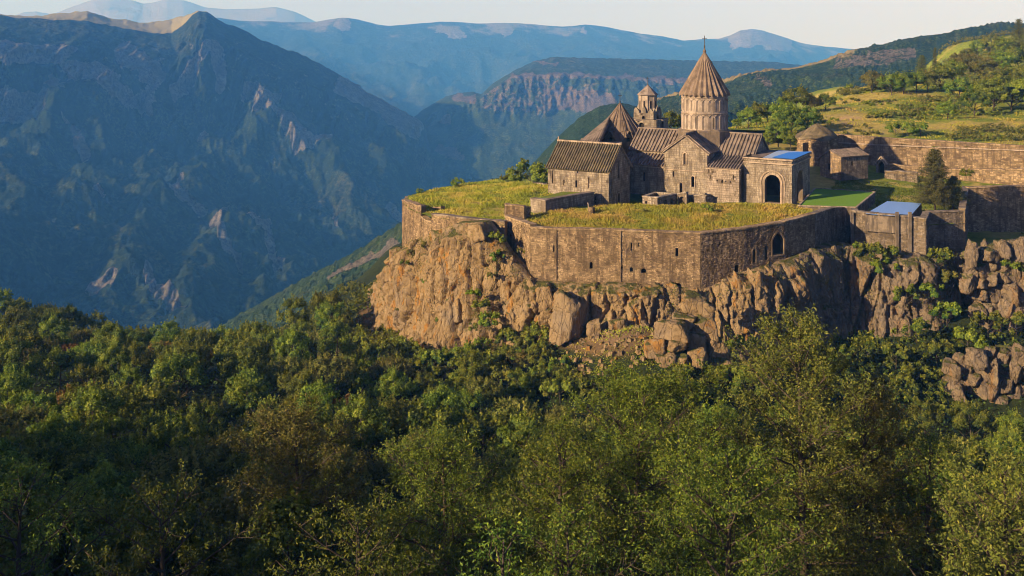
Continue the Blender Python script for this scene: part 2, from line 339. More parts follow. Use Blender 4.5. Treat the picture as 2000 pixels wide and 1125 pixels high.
# middle hill with the red cliff
rd = [(760, 262), (800, 235), (830, 212), (870, 188), (900, 181), (925, 179), (940, 184), (960, 165), (1000, 140), (1040, 120), (1080, 111), (1150, 113), (1250, 115), (1400, 119), (1500, 120), (1560, 126), (1700, 140), (1950, 160)]
ct = [(760, 280), (830, 228), (900, 197), (940, 190), (965, 171), (1000, 149), (1100, 146), (1200, 151), (1330, 158), (1500, 166), (1950, 185)]
cb = [(760, 300), (900, 226), (940, 212), (1000, 224), (1080, 226), (1110, 214), (1160, 190), (1250, 178), (1330, 176), (1950, 200)]
layer('red_cliff_hill', M['mount_mid'], 760, 1950, 560, 170, [(0, [(760, 470, 2250), (1950, 440, 1900)]), (.42, [(760, 370, 2650), (1950, 310, 2500)]), (.62, [(a, b, 3080) for a, b in cb]), (.78, [(a, b, 3180) for a, b in ct]), (.93, [(a, b, 3550) for a, b in rd]), (1, [(a, b + 25, 3950) for a, b in rd])],
      lambda X, Y, Z, v, PX, PY: ((ridged(X / 260, Y / 320, 5, 31) - .5) * 75 * smooth(.62, .30, v) + fbm(X / 60, Y / 60, 4, 4) * 9 * smooth(.93, .7, v) + .8 * (fbm(X / 25, Y / 25, 2, 9)) * 5,
                                  (ridged(X / 38, Z / 60, 5, 12) - .5) * 45 * smooth(.56, .64, v) * smooth(.82, .74, v)),
      {'rock': lambda X, Y, Z, v, PX, PY: np.maximum(.50 * smooth(.59, .64, v) * smooth(.80, .775, v) * smooth(1180, 1080, PX) * smooth(925, 945, PX), blob(PX, PY, [([(1000, 148), (1120, 147), (1250, 154), (1340, 158)], 6), ([(1080, 190), (1180, 200)], 30), ([(870, 235)], 14), ([(1040, 120), (1090, 125)], 4), ([(890, 190), (925, 195)], 9), ([(860, 290), (900, 310)], 12)], 1) * .8),
       'dry': lambda X, Y, Z, v, PX, PY: .4 * blob(PX, PY, [([(1060, 118), (1120, 124)], 9), ([(1100, 170), (1330, 172)], 9)], 1), 'g': lambda X, Y, Z, v, PX, PY: .5 + .8 * fbm(X / 50, Y / 50, 4, 2)}, 'hill with red cliff')
# big left mountain
cr = [(-260, 26, 2200), (0, 32, 2350), (100, 38, 2440), (165, 42, 2498), (230, 54, 2556), (300, 66, 2619), (335, 66, 2651), (355, 52, 2669), (372, 33, 2684), (388, 22, 2698), (405, 23, 2709), (430, 41, 2723), (480, 62, 2751), (520, 82, 2774), (600, 111, 2820), (650, 139, 2861), (700, 167, 2902), (760, 203, 2951), (800, 224, 2984), (825, 241, 3000), (842, 290, 3000), (858, 360, 3000), (875, 430, 3000)]
bk = [(-260, 24), (0, 28), (60, 33), (110, 27), (170, 21), (215, 36), (290, 44), (335, 37), (375, 26), (388, 21), (405, 26), (430, 55)] + [(a, b + 22) for a, b, _ in cr if a > 440]
streaks = [([(0, 200), (60, 215)], 38), ([(140, 150), (200, 160), (245, 180)], 26), ([(235, 100), (285, 130), (300, 150)], 24), ([(345, 160), (375, 120), (415, 88)], 13), ([(420, 95), (430, 150)], 11), ([(395, 225)], 12), ([(510, 215), (560, 250), (585, 275)], 20), ([(670, 170), (740, 200), (810, 250)], 24), ([(480, 180), (540, 200)], 16), ([(600, 290), (640, 280)], 12),
           ([(350, 345), (340, 380), (395, 410)], 12), ([(440, 395), (430, 440)], 7), ([(420, 440), (445, 500), (470, 520)], 9), ([(490, 430), (520, 480), (540, 545)], 13), ([(650, 388), (660, 440)], 3), ([(190, 385)], 17), ([(180, 540), (220, 545)], 10), ([(290, 545), (350, 610)], 10), ([(125, 250), (170, 290)], 8), ([(240, 170), (260, 190), (300, 180)], 16), ([(90, 170), (110, 190)], 14), ([(760, 410), (780, 440)], 9), ([(20, 100), (120, 110)], 26)]
layer('left_mountain', M['mount_left'], -260, 875, 560, 330, [(0, [(-260, 700, 900), (600, 690, 1300), (875, 700, 1700)]), (.10, [(-260, 640, 1000), (430, 648, 1350), (875, 640, 1800)]), (.42, [(-260, 430, 1450), (400, 430, 1850), (700, 420, 2150), (820, 440, 2300), (858, 520, 2300), (875, 590, 2200)]), (.64, [(-260, 250, 1900), (400, 230, 2300), (700, 270, 2550), (790, 300, 2650), (842, 380, 2650), (875, 520, 2500)]), (.86, [(a, b + 38 * (a < 780) + 15, D - 200) for a, b, D in cr]), (.93, cr), (.97, [(a, b, D) for (a, b), D in zip(bk, np.interp([q[0] for q in bk], [q[0] for q in cr], [q[2] + 420 * (q[0] < 388) + 60 for q in cr]))]), (1, [(a, b + 40, 3700) for a, b in bk])],
      lambda X, Y, Z, v, PX, PY: ((ridged(X / 420 + Y / 1500, Y / 700 - X / 1800, 6, 61) - .52) * (90 + 70 * smooth(.4, .7, v)) * smooth(.92, .62, v) * smooth(-.1, .2, v) + fbm(X / 90, Y / 90, 5, 14) * 26 * smooth(.94, .8, v) + fbm(X / 30, Y / 30, 3, 77) * 6,
                                  (ridged(X / 110, Z / 260, 5, 22) - .5) * 120 * smooth(.60, .75, v) * smooth(.93, .86, v) + 50 * (ridged(X / 60, Z / 90, 4, 91) - .5) * blob(PX, PY, streaks, 1.2)),
      {'rock': lambda X, Y, Z, v, PX, PY: np.maximum(blob(PX, PY, streaks, 1.1) * .8, .30 * smooth(.62, .78, v) * smooth(.94, .88, v)),
       'dry': lambda X, Y, Z, v, PX, PY: 1.1 * smooth(.925, .94, v) * smooth(420, 395, PX), 'g': lambda X, Y, Z, v, PX, PY: .5 + .9 * fbm(X / 70, Y / 70, 5, 2)}, 'left mountain')
# near side hills covered with woods
def canopy(X, Y, s, amp, seed):
    d1, d2, c = vor(X / s, Y / s, seed); e1, e2, c2 = vor(X / (s * .45), Y / (s * .45), seed + 3)
    return amp * (np.sqrt(np.clip(1 - d1 * d1 * 1.6, 0, 1)) * (.6 + .8 * c) + .35 * np.clip(1 - e1, 0, 1))
rg = [(1190, 300), (1230, 240), (1280, 200), (1330, 183), (1420, 158), (1500, 141), (1560, 130), (1600, 121), (1650, 108), (1700, 96), (1750, 81), (1800, 71), (1850, 66), (1900, 59), (1950, 50), (1985, 51), (2050, 60), (2300, 75)]
layer('green_hill', M['mount_near'], 1190, 2300, 640, 200, [(0, [(1190, 420, 430), (2300, 420, 430)]), (.4, [(1190, 330, 620), (1400, 290, 640), (2300, 260, 640)]), (.9, [(a, b, 1150) for a, b in rg]), (1, [(a, b + 25, 1400) for a, b in rg])],
      lambda X, Y, Z, v, PX, PY: ((ridged(X / 150, Y / 210, 4, 44) - .5) * 34 * smooth(.9, .5, v) + canopy(X, Y, 6.0, 4.0, 4) * smooth(-.5, .3, fbm(X / 60, Y / 60, 3, 15)) * smooth(1, .89, v), 0 * X),
      {'rock': lambda X, Y, Z, v, PX, PY: .55 * blob(PX, PY, [([(1640, 130), (1780, 110)], 16), ([(1480, 160), (1500, 170)], 10), ([(1510, 200)], 8)], 1), 'dry': lambda X, Y, Z, v, PX, PY: np.maximum(.8 * smooth(.86, .9, v) * smooth(1720, 1650, PX), .55 * blob(PX, PY, [([(1665, 112), (1640, 118)], 6)], 1)), 'g': lambda X, Y, Z, v, PX, PY: vor(X / 6.0, Y / 6.0, 4)[2]}, 'wooded hill')
rb = [(1000, 372), (1040, 322), (1090, 270), (1130, 234), (1170, 211), (1210, 203), (1260, 214), (1330, 245), (1400, 290)]
layer('foothill', M['mount_near'], 1000, 1400, 260, 130, [(0, [(1000, 420, 620), (1400, 420, 620)]), (.9, [(a, b, 1050) for a, b in rb]), (1, [(a, b + 30, 1250) for a, b in rb])],
      lambda X, Y, Z, v, PX, PY: ((ridged(X / 90, Y / 140, 4, 41) - .5) * 18 * smooth(.9, .5, v) + canopy(X, Y, 9, 3, 6) * .6, 0 * X),
      {'dry': lambda X, Y, Z, v, PX, PY: .2 + 0 * X, 'g': lambda X, Y, Z, v, PX, PY: vor(X / 9, Y / 9, 6)[2] * .6}, 'rounded green foothill')
rv = [(330, 700), (400, 662), (430, 643), (500, 603), (600, 548), (700, 494), (760, 458), (800, 430), (860, 392), (950, 362), (1040, 345), (1150, 340)]
layer('valley_slope', M['mount_near'], 330, 1150, 330, 130, [(0, [(330, 760, 380), (1150, 700, 300)]), (.88, [(a, b, 1050 - (a - 330) * .5) for a, b in rv]), (1, [(a, b + 40, 1200) for a, b in rv])],
      lambda X, Y, Z, v, PX, PY: ((ridged(X / 130, Y / 190, 4, 48) - .5) * 26 * smooth(.9, .6, v) + canopy(X, Y, 6, 3.4, 7), 0 * X),
      {'rock': lambda X, Y, Z, v, PX, PY: .75 * blob(PX, PY, [([(745, 500), (700, 530), (640, 560)], 9), ([(770, 480), (735, 520)], 12)], 1), 'g': lambda X, Y, Z, v, PX, PY: vor(X / 6, Y / 6, 7)[2]}, 'valley slope')
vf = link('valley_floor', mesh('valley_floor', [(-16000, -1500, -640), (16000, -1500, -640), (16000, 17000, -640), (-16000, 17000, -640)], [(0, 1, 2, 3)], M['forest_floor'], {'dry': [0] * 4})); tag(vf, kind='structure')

# ------------------------------------------------------------------ local ground as height fields through surveyed points
class RBF:
    def __init__(s, pts, reg=1e-3):
        s.p = np.array(pts, float); xy = s.p[:, :2] / 100; n = len(xy)
        r = np.hypot(*(xy[:, None] - xy[None]).transpose(2, 0, 1)); K = r * r * np.log(r + 1e-9) + np.eye(n) * reg
        A = np.zeros((n + 3, n + 3)); A[:n, :n] = K; A[:n, n] = 1; A[:n, n + 1:] = xy; A[n, :n] = 1; A[n + 1:, :n] = xy.T
        s.w = np.linalg.solve(A, np.r_[s.p[:, 2], 0, 0, 0]); s.xy = xy
    def __call__(s, X, Y):
        X = np.asarray(X, float) / 100; Y = np.asarray(Y, float) / 100; sh = X.shape; X = X.ravel(); Y = Y.ravel(); n = len(s.xy); out = np.empty(len(X))
        for i in range(0, len(X), 20000):
            r = np.hypot(X[i:i + 20000, None] - s.xy[None, :, 0], Y[i:i + 20000, None] - s.xy[None, :, 1])
            out[i:i + 20000] = (r * r * np.log(r + 1e-9)) @ s.w[:n] + s.w[n] + X[i:i + 20000] * s.w[n + 1] + Y[i:i + 20000] * s.w[n + 2]
        return out.reshape(sh)
def pd(px, py, D): q = P(px, py, D); return (q[0], q[1], q[2])
low_pts = [(0, 0, -13), (0, 15, -18), (-20, 30, -25), (20, 30, -27), (0, 50, -33.5), (-25, 50, -32), (25, 50, -33.5), (0, 70, -39), (-35, 70, -38), (35, 70, -40), (-25, 100, -46), (0, 100, -47), (30, 100, -49), (50, 100, -50), (-50, 100, -45),
    (0, 135, -53), (-40, 135, -52), (-75, 140, -52), (20, 135, -53), (45, 135, -55), (70, 140, -57), (-10, 160, -54), (8, 154, -51.5), (22, 152, -46.5), (16, 156, -47), (5, 160, -51), (30, 150, -50), (34, 150, -52), (-85, 170, -57), (-112, 245, -72), (-140, 230, -66), (-60, 200, -66), (-60, 255, -88), (-60, 340, -135), (-150, 350, -120), (-150, 450, -175), (-30, 200, -60), pd(742, 655, 200), pd(700, 612, 240), pd(742, 574, 225), pd(560, 640, 285), pd(640, 606, 265), pd(760, 500, 330), (-80, 420, -160), (0, 400, -140),
    (40, 165, -53), (52, 165, -54), (61, 170, -54), (38, 155, -53), pd(1800, 650, 173), pd(1900, 650, 172), pd(1900, 840, 150), pd(1800, 800, 150), pd(2000, 830, 152), (95, 170, -52), (80, 200, -45), (130, 170, -50), (60, 215, -52), (20, 200, -54), (90, 260, -40), (90, 120, -54), (60, 60, -40), (100, 60, -44), (140, 90, -50), (0, 300, -95), (100, 350, -60),
    (-112, 28, 5), (-116, 4, 12), (-112, -25, 15), (-60, -60, 6), (-126, 52, -10), (-150, 80, -22), (-160, -60, 12), (0, -60, -2), (60, -30, -10), (-50, 10, -17), (-100, 90, -40), (-150, 130, -46), (-78, 50, -22), (150, -40, -10), (-40, -20, -6), (-200, 200, -55), (-220, 100, -30), (-220, 0, 0)]
LOW = RBF(low_pts)
def low_z(X, Y):
    X, Y = np.asarray(X, float), np.asarray(Y, float); return LOW(X, Y) + 1.1 * fbm(X / 2.6, Y / 2.6, 4, 15) * np.exp(-((X - 15) / 14) ** 2 - ((Y - 153) / 9) ** 2) + .6 * fbm(np.asarray(X) / 9., np.asarray(Y) / 9., 3, 5)
def field(name, fn, x0, x1, y0, y1, step, mat, dry, keep=None, kind='structure', bump=.0):
    xs = np.arange(x0, x1 + .01, step); ys = np.arange(y0, y1 + .01, step); X, Y = np.meshgrid(xs, ys, indexing='ij'); Z = fn(X, Y)
    V = np.stack([X, Y, Z], -1).reshape(-1, 3); Fc = gridfaces(len(xs), len(ys)); Fc = Fc[:, ::-1]
    if keep is not None:
        c = V[Fc].mean(1); Fc = Fc[keep(c[:, 0], c[:, 1])]
    return tag(link(name, mesh(name, V, Fc, mat, {'dry': dry(V[:, 0], V[:, 1], V[:, 2])})), kind=kind)
def px_of(X, Y): return 1000 + F * X / np.maximum(Y, 1)
def gdry(X, Y, Z):
    px = px_of(X, Y); py = YH - F * Z / np.maximum(Y, 1)
    return .1 + .9 * np.exp(-((px - 1200) / 130) ** 2 - ((py - 655) / 42) ** 2) + .55 * np.exp(-((px - 730) / 40) ** 2 - ((py - 620) / 50) ** 2)
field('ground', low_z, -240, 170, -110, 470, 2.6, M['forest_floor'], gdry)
# ------------------------------------------------------------------ masonry builders
def inpoly(px, py, poly):
    px = np.asarray(px, float); r = np.zeros(px.shape, bool); n = len(poly)
    for i in range(n):
        x0, y0 = poly[i]; x1, y1 = poly[(i + 1) % n]
        c = ((y0 > py) != (y1 > py)) & (px < (x1 - x0) * (py - y0) / ((y1 - y0) or 1e-9) + x0); r ^= c
    return r
def arch_hole(s, w, z0, z1, pointed=False, n=8):
    """round or pointed headed opening, centre s, width w, sill z0, crown z1"""
    r = w / 2; h = min(r * (1.25 if pointed else 1.0), (z1 - z0) * .7); zs = z1 - h
    top = []
    for k in range(n + 1):
        t = math.pi * k / n; c = math.cos(t); q = math.sin(t)
        if pointed: q = (1 - abs(c)) ** .62
        top.append((s + r * c, zs + h * q))
    return [(s - r, z0), (s + r, z0)] + top
class Frame:
    """wall plane: origin at world height 0, d horizontal direction, n outward normal"""
    def __init__(s, o, d, n): s.o = np.array([o[0], o[1], 0.0]); s.d = np.array([d[0], d[1], 0.0]); s.n = np.array([n[0], n[1], 0.0])
    def w(s, a, z, out=0.0): return s.o + s.d * a + s.n * out + np.array([0, 0, z])
def masonry(root, fr, outline, holes, sz, prot, mat, name='masonry'):
    zs0, zs1 = min(z for _, z in outline), max(z for _, z in outline); s0, s1 = min(a for a, _ in outline), max(a for a, _ in outline)
    L, H = sz; z = zs0; A = []
    while z < zs1 - H * .4:
        h = H * random.uniform(.8, 1.25); a = s0 - random.uniform(0, L)
        while a < s1:
            l = L * random.uniform(.55, 1.5); A.append((max(a, s0), min(a + l, s1), z, min(z + h, zs1))); a += l
        z += h
    A = np.array(A); A = A[(A[:, 1] - A[:, 0]) > L * .2]
    keep = RG.uniform(0, 1, len(A)) > (.035 if prot > .03 else .006)
    for i, j in ((0, 2), (1, 2), (1, 3), (0, 3)): keep &= inpoly(np.clip(A[:, i], s0 + .01, s1 - .01), np.clip(A[:, j], zs0 + .01, zs1 - .01), outline)
    for ho in holes:
        if max(q[0] for q in ho) - min(q[0] for q in ho) < .3:
            hx = sum(q[0] for q in ho) / len(ho); hy = sum(q[1] for q in ho) / len(ho); keep &= ~((A[:, 0] < hx) & (A[:, 1] > hx) & (A[:, 3] > min(q[1] for q in ho)) & (A[:, 2] < max(q[1] for q in ho))); continue
        x0, x1 = min(q[0] for q in ho), max(q[0] for q in ho); y0, y1 = min(q[1] for q in ho), max(q[1] for q in ho)
        keep &= ~((A[:, 1] > x0) & (A[:, 0] < x1) & (A[:, 3] > y0) & (A[:, 2] < y1) & ((A[:, 2] < y0 + .6 * (y1 - y0)) | inpoly((A[:, 0] + A[:, 1]) / 2, (A[:, 2] + A[:, 3]) / 2, ho) | inpoly(A[:, 0], A[:, 2], ho) | inpoly(A[:, 1], A[:, 2], ho)))
    A = A[keep]; n = len(A)
    if not n: return None
    g = min(.10 * H, .035); A[:, 0] += g; A[:, 1] -= g; A[:, 2] += g; A[:, 3] -= g
    J = RG.uniform(-1, 1, (n, 4, 2)) * min(L, H) * (.17 if prot > .03 else .02)
    if prot > .03: A[:, 2:] += (fbm(A[:, 0] / 1.7, A[:, 2] / 1.1, 2, 7) * H * 1.1)[:, None]
    if prot > .03: A[:, 2:] = np.clip(A[:, 2:], zs0, zs1 - .02)
    J = J; pr = RG.uniform(.2, 1, n) * prot; tl = RG.uniform(-.35, .35, (n, 4)) * prot
    Vs = []
    for k, (i, j) in enumerate(((0, 2), (1, 2), (1, 3), (0, 3))):
        a = A[:, i] + J[:, k, 0]; zz = A[:, j] + J[:, k, 1]
        for out in (-.02, None):
            o = out if out is not None else (pr + tl[:, k])
            Vs.append(fr.o + fr.d * a[:, None] + fr.n * (np.broadcast_to(o, a.shape))[:, None] + np.array([0, 0, 1.0]) * zz[:, None])
    V = np.stack(Vs, 1).reshape(-1, 3)      # per stone: b0 f0 b1 f1 b2 f2 b3 f3
    q = np.array([(1, 3, 5, 7), (0, 2, 3, 1), (2, 4, 5, 3), (4, 6, 7, 5), (6, 0, 1, 7)])
    Fc = (np.arange(n)[:, None, None] * 8 + q[None]).reshape(-1, 4)
    vals = np.repeat(np.clip(RG.normal(.5, .2 if prot < .05 else .27, n) + .35 * fbm(A[:, 0] / 3.5, A[:, 2] / 3.0, 3, int(zs1 * 7) % 50), 0, 1), 8)
    o = part(name, V, Fc, mat, root, {'v': vals}); tag(o, kind='stuff'); return o
def panel(root, name, fr, outline, holes, thick, mat, depth=.5, win='window', open_=()):
    """wall slab with real openings; each opening gets jambs and a recessed near-black plate standing in for the dark inside"""
    polys = [[Vector((a, z, 0)) for a, z in outline]] + [[Vector((a, z, 0)) for a, z in h] for h in holes]
    tris = tessellate_polygon(polys); flat = [p for q in polys for p in q]
    V = [fr.w(p.x, p.y) for p in flat]; Fc = [tuple(t) for t in tris]; n0 = len(outline); b = len(V)
    V += [fr.w(a, z, -thick) for a, z in outline]
    if open_:
        bb = len(V); V += [fr.w(p.x, p.y, -thick) for p in flat]; Fc += [tuple(bb + i for i in t) for t in tris]
    else: Fc.append(tuple(b + i for i in range(n0)))
    Fc += [(i, (i + 1) % n0, b + (i + 1) % n0, b + i) for i in range(n0)]
    k = n0
    for h in holes:
        b = len(V); m = len(h); V += [fr.w(a, z, -depth) for a, z in h]; Fc += [(k + i, k + (i + 1) % m, b + (i + 1) % m, b + i) for i in range(m)]; k += m
    o = part(name, V, Fc, mat, root, {'v': [.35] * len(V)})
    for i, h in enumerate(holes):
        if i in open_: continue
        cx = sum(a for a, _ in h) / len(h); cz = sum(z for _, z in h) / len(h); hh = [(cx + (a - cx) * 1.0, cz + (z - cz) * 1.0) for a, z in h]
        m = len(hh); VV = [fr.w(a, z, -depth + .02) for a, z in hh] + [fr.w(a, z, -depth - .08) for a, z in hh]
        part(win, VV, [tuple(range(m)), tuple(range(m, 2 * m))[::-1]] + [(i2, (i2 + 1) % m, m + (i2 + 1) % m, m + i2) for i2 in range(m)], M['dark'], o)
    return o
def moulding(root, fr, hole, w, out, name='window_surround', mat=None, skip_sill=True):
    """raised band round an opening"""
    pts = np.array(hole); c = pts.mean(0); d = pts - c
    nrm = []
    m = len(pts)
    for i in range(m):
        e = pts[(i + 1) % m] - pts[i - 1]; q = np.array([e[1], -e[0]]); q = q / (np.linalg.norm(q) + 1e-9)
        if q @ d[i] < 0: q = -q
        nrm.append(q)
    nrm = np.array(nrm); o2 = pts + nrm * w; V = []; Fc = []
    for i in range(m): V += [fr.w(*pts[i], out), fr.w(*o2[i], out), fr.w(*o2[i], -.02), fr.w(*pts[i], -.02)]
    for i in range(m):
        if skip_sill and i == 0: continue
        j = (i + 1) % m
        Fc += [(4 * i + a, 4 * j + a, 4 * j + (a + 1) % 4, 4 * i + (a + 1) % 4) for a in range(4)]
    return part(name, V, Fc, mat or M['trim'], root, {'v': [.6] * len(V)})
def slab(root, name, q, th, mat, v=.4):
    q = [np.array(p, float) for p in q]; n = np.cross(q[1] - q[0], q[3] - q[0]); n /= np.linalg.norm(n)
    if n[2] < 0: n = -n
    m = MB().hexa([p - n * th for p in q], q); return part(name, m.V(), m.f, mat, root, {'v': [v] * 8})
def ribbed_roof(root, e0, e1, r1, r0, mat, n, name='roof', w=.26, h=.2, th=.22, courses=3):
    """stone roof slope: slab with n raised cover ribs running from eave to ridge, each rib a piece of its own"""
    e0, e1, r0, r1 = [np.array(p, float) for p in (e0, e1, r0, r1)]
    o = slab(root, name, [e0, e1, r1, r0], th, mat); nn = np.cross(e1 - e0, r0 - e0); nn /= np.linalg.norm(nn); nn *= (1 if nn[2] > 0 else -1)
    for i in range(n):
        t = (i + .5) / n; a = e0 + (e1 - e0) * t; b = r0 + (r1 - r0) * t; du = (e1 - e0) / np.linalg.norm(e1 - e0) * w / 2
        k = max(2, courses + 1); V = []; Fc = []
        a = a - (b - a) * .012
        for c in range(courses):      # overlapping courses step slightly
            p = a + (b - a) * c / courses; q = a + (b - a) * (c + 1) / courses; jj = du * random.uniform(-.12, .12); lift = nn * (.0 + random.uniform(-.02, .03)); bs = len(V)
            for P0, hh in ((p, h + .05), (q, h - .02)):
                V += [P0 - du + jj, P0 - du * .55 + nn * hh + lift + jj, P0 + du * .55 + nn * hh + lift + jj, P0 + du + jj]
            Fc += [(bs + 0, bs + 1, bs + 5, bs + 4), (bs + 1, bs + 2, bs + 6, bs + 5), (bs + 2, bs + 3, bs + 7, bs + 6), (bs, bs + 3, bs + 2, bs + 1), (bs + 4, bs + 5, bs + 6, bs + 7)]
        part('rib', V, Fc, mat, o, {'v': np.repeat(RG.uniform(0, 1, courses), 8)})
    return o
def bar(root, name, a, b, w, h, mat, v=.6, up=(0, 0, 1)):
    a, b = np.array(a, float), np.array(b, float); d = (b - a) / np.linalg.norm(b - a); up = np.array(up, float); s = np.cross(d, up); s /= np.linalg.norm(s); t = np.cross(s, d)
    m = MB().hexa([a - s * w / 2 - t * h / 2, a + s * w / 2 - t * h / 2, b + s * w / 2 - t * h / 2, b - s * w / 2 - t * h / 2], [a - s * w / 2 + t * h / 2, a + s * w / 2 + t * h / 2, b + s * w / 2 + t * h / 2, b - s * w / 2 + t * h / 2])
    return part(name, m.V(), m.f, mat, root, {'v': [v] * 8})
def ring_cyl(c, rs, zs, n, f=lambda k, z: 1.0, ph=0):
    V = []
    for k in range(n):
        for r, z in zip(rs, zs):
            q = r * f(k, z); t = 2 * math.pi * k / n + ph; V.append((c[0] + q * math.cos(t), c[1] + q * math.sin(t), z))
    return np.array(V), gridfaces(n, len(rs), True)
def cross(root, c, z, s, name='cross'):
    m = MB(); m.tube([(c[0], c[1], z), (c[0], c[1], z + 2.4 * s)], .055 * s + .02, 6); m.tube([(c[0] - .36 * s, c[1], z + 1.85 * s), (c[0] + .36 * s, c[1], z + 1.85 * s)], .05 * s + .02, 6)
    for q in ((-.36, 1.85), (.36, 1.85), (0, 2.4)):
        m.tube([(c[0] + (q[0] - .07) * s, c[1], z + q[1] * s), (c[0] + (q[0] + .07) * s, c[1], z + q[1] * s)], .10 * s, 5)
    m.tube([(c[0], c[1], z - .1), (c[0], c[1], z + .5 * s)], .16 * s, 6)
    return m.part(name, M['iron'], root)

# ------------------------------------------------------------------ the church; local axes u (right, nearer) and w (right, away)
G0 = np.array([52.5, 192.0]); U2 = np.array([math.cos(math.radians(30)), -math.sin(math.radians(30))]); W2 = np.array([-U2[1], U2[0]])
ZB = -34.2
def C3(a, b, z): q = G0 + U2 * a + W2 * b; return np.array([q[0], q[1], z])
def a_of(px, b): k = (px - 1000) / F; return (k * (G0[1] + W2[1] * b) - G0[0] - W2[0] * b) / (U2[0] - k * U2[1])
def b_of(px, a): k = (px - 1000) / F; return (k * (G0[1] + U2[1] * a) - G0[0] - U2[0] * a) / (W2[0] - k * W2[1])
def z_of(py, a, b): return (YH - py) / F * (G0[1] + U2[1] * a + W2[1] * b)
def FrontF(b): q = G0 + W2 * b; return Frame(q, U2, -W2)          # s = a
def SideF(a): q = G0 + U2 * a; return Frame(q, W2, U2)            # s = b, faces right
def SideL(a): q = G0 + U2 * a; return Frame(q, W2, -U2)           # s = b, faces left
ST = (.62, .40)
ch = thing('church', 'large stone church with tall round drum and ribbed cone dome, behind the terrace', 'church', C3(-20, 6, ZB))
aT0, aT1 = a_of(1298, -1.4), a_of(1381, -1.4); aC1 = a_of(1444, -1.7); aL0 = -34.5; aR1 = -8.56; bR = 9.0; b0m = 3.9; b1m = 14.1
zE = -25.45; zR = -21.85
# nave and sanctuary arm: clerestory wall, gables, roof
out = [(aL0, ZB), (aR1, ZB), (aR1, zE), (aL0, zE)]
panel(ch, 'wall', FrontF(b0m), out, [], .8, M['ashlar_back']); masonry(ch, FrontF(b0m), [(aL0, -30), (aR1, -30), (aR1, zE), (aL0, zE)], [], ST, .03, M['ashlar'])
gb = [(b0m, ZB), (b1m, ZB), (b1m, zE), (bR, zR), (b0m, zE)]
for fr, nm in ((SideF(aR1), 'gable_wall'), (SideL(aL0), 'gable_wall')):
    panel(ch, nm, fr, gb, [], .8, M['ashlar_back']); masonry(ch, fr, [(b0m, -32), (b1m, -32), (b1m, zE), (bR, zR), (b0m, zE)], [], ST, .03, M['ashlar'])
panel(ch, 'wall', Frame(G0 + W2 * b1m, U2, W2), out, [], .8, M['ashlar_back'])
ov = .35; sl_ = (zR - zE) / (bR - b0m); eo = .45
ribbed_roof(ch, C3(aL0 - ov, b0m - eo, zE - eo * sl_ + .1), C3(aT0 + .2, b0m - eo, zE - eo * sl_ + .1), C3(aT0 + .2, bR, zR + .12), C3(aL0 - ov, bR, zR + .12), M['roof_stone'], 14)
ribbed_roof(ch, C3(aT0 + .2, b0m - eo + .02, zE - eo * sl_ + .1), C3(aT1 - .2, b0m - eo + .02, zE - eo * sl_ + .1), C3(aT1 - .2, bR, zR + .12), C3(aT0 + .2, bR, zR + .12), M['roof_stone'], 8)
ribbed_roof(ch, C3(aT1 - .2, b0m - eo, zE - eo * sl_ + .1), C3(aR1 + ov, b0m - eo, zE - eo * sl_ + .1), C3(aR1 + ov, bR, zR + .12), C3(aT1 - .2, bR, zR + .12), M['roof_stone'], 11)
ribbed_roof(ch, C3(aL0 - ov, b1m + eo, zE - eo * sl_ + .1), C3(aR1 + ov, b1m + eo, zE - eo * sl_ + .1), C3(aR1 + ov, bR, zR + .12), C3(aL0 - ov, bR, zR + .12), M['roof_stone'], 6, w=.2)
bar(ch, 'ridge_cap', C3(aL0 - ov, bR, zR + .22), C3(aR1 + ov, bR, zR + .22), .5, .3, M['roof_stone'])
bar(ch, 'cornice', C3(aL0, b0m - .15, zE - .22), C3(aR1, b0m - .15, zE - .22), .34, .3, M['trim'])
# south transept
zTe, zTr = z_of(298, aT1, -1.4), z_of(263, (aT0 + aT1) / 2, -1.4); aM = (aT0 + aT1) / 2
w1 = arch_hole(a_of(1338, -1.4), .62, z_of(321, aM, -1.4), z_of(299, aM, -1.4)); w2 = arch_hole(a_of(1353.5, -1.4), .62, z_of(364, aM, -1.4), z_of(343, aM, -1.4)); w3 = arch_hole(a_of(1315, -1.4), .28, z_of(347, aM, -1.4), z_of(336, aM, -1.4))
o4 = arch_hole(a_of(1330, -1.4), .5, z_of(377, aM, -1.4), z_of(358, aM, -1.4))
tro = [(aT0, ZB), (aT1, ZB), (aT1, zTe), (aM, zTr), (aT0, zTe)]
tp = panel(ch, 'transept_wall', FrontF(-1.4), tro, [w1, w2, w3, o4], .8, M['ashlar_back']); masonry(ch, FrontF(-1.4), tro, [w1, w2, w3, o4], ST, .03, M['ashlar'])
moulding(tp, FrontF(-1.4), w1, .22, .12); moulding(tp, FrontF(-1.4), w2, .2, .12); bar(tp, 'mullion', FrontF(-1.4).w(w1[0][0] + .31, w1[0][1], -.1), FrontF(-1.4).w(w1[0][0] + .31, max(q[1] for q in w1) - .1, -.1), .14, .14, M['trim'], up=(0, 1, 0))
for fr in (SideL(aT0), SideF(aT1)):
    o5 = [(-1.4, ZB), (b0m, ZB), (b0m, zTe), (-1.4, zTe)]; panel(ch, 'wall', fr, o5, [], .8, M['ashlar_back']); masonry(ch, fr, o5, [], ST, .03, M['ashlar'])
bar(tp, 'string_course', FrontF(-1.4).w(aT0, z_of(333, aM, -1.4), .04), FrontF(-1.4).w(aT1, z_of(333, aM, -1.4), .04), .22, .2, M['trim'])
slt = (zTr - zTe) / (aM - aT0)
ribbed_roof(ch, C3(aT0 - eo, bR + 1, zTe - eo * slt + .1), C3(aT0 - eo, -1.75, zTe - eo * slt + .1), C3(aM, -1.75, zTr + .12), C3(aM, bR + 1, zTr + .12), M['roof_stone'], 13)
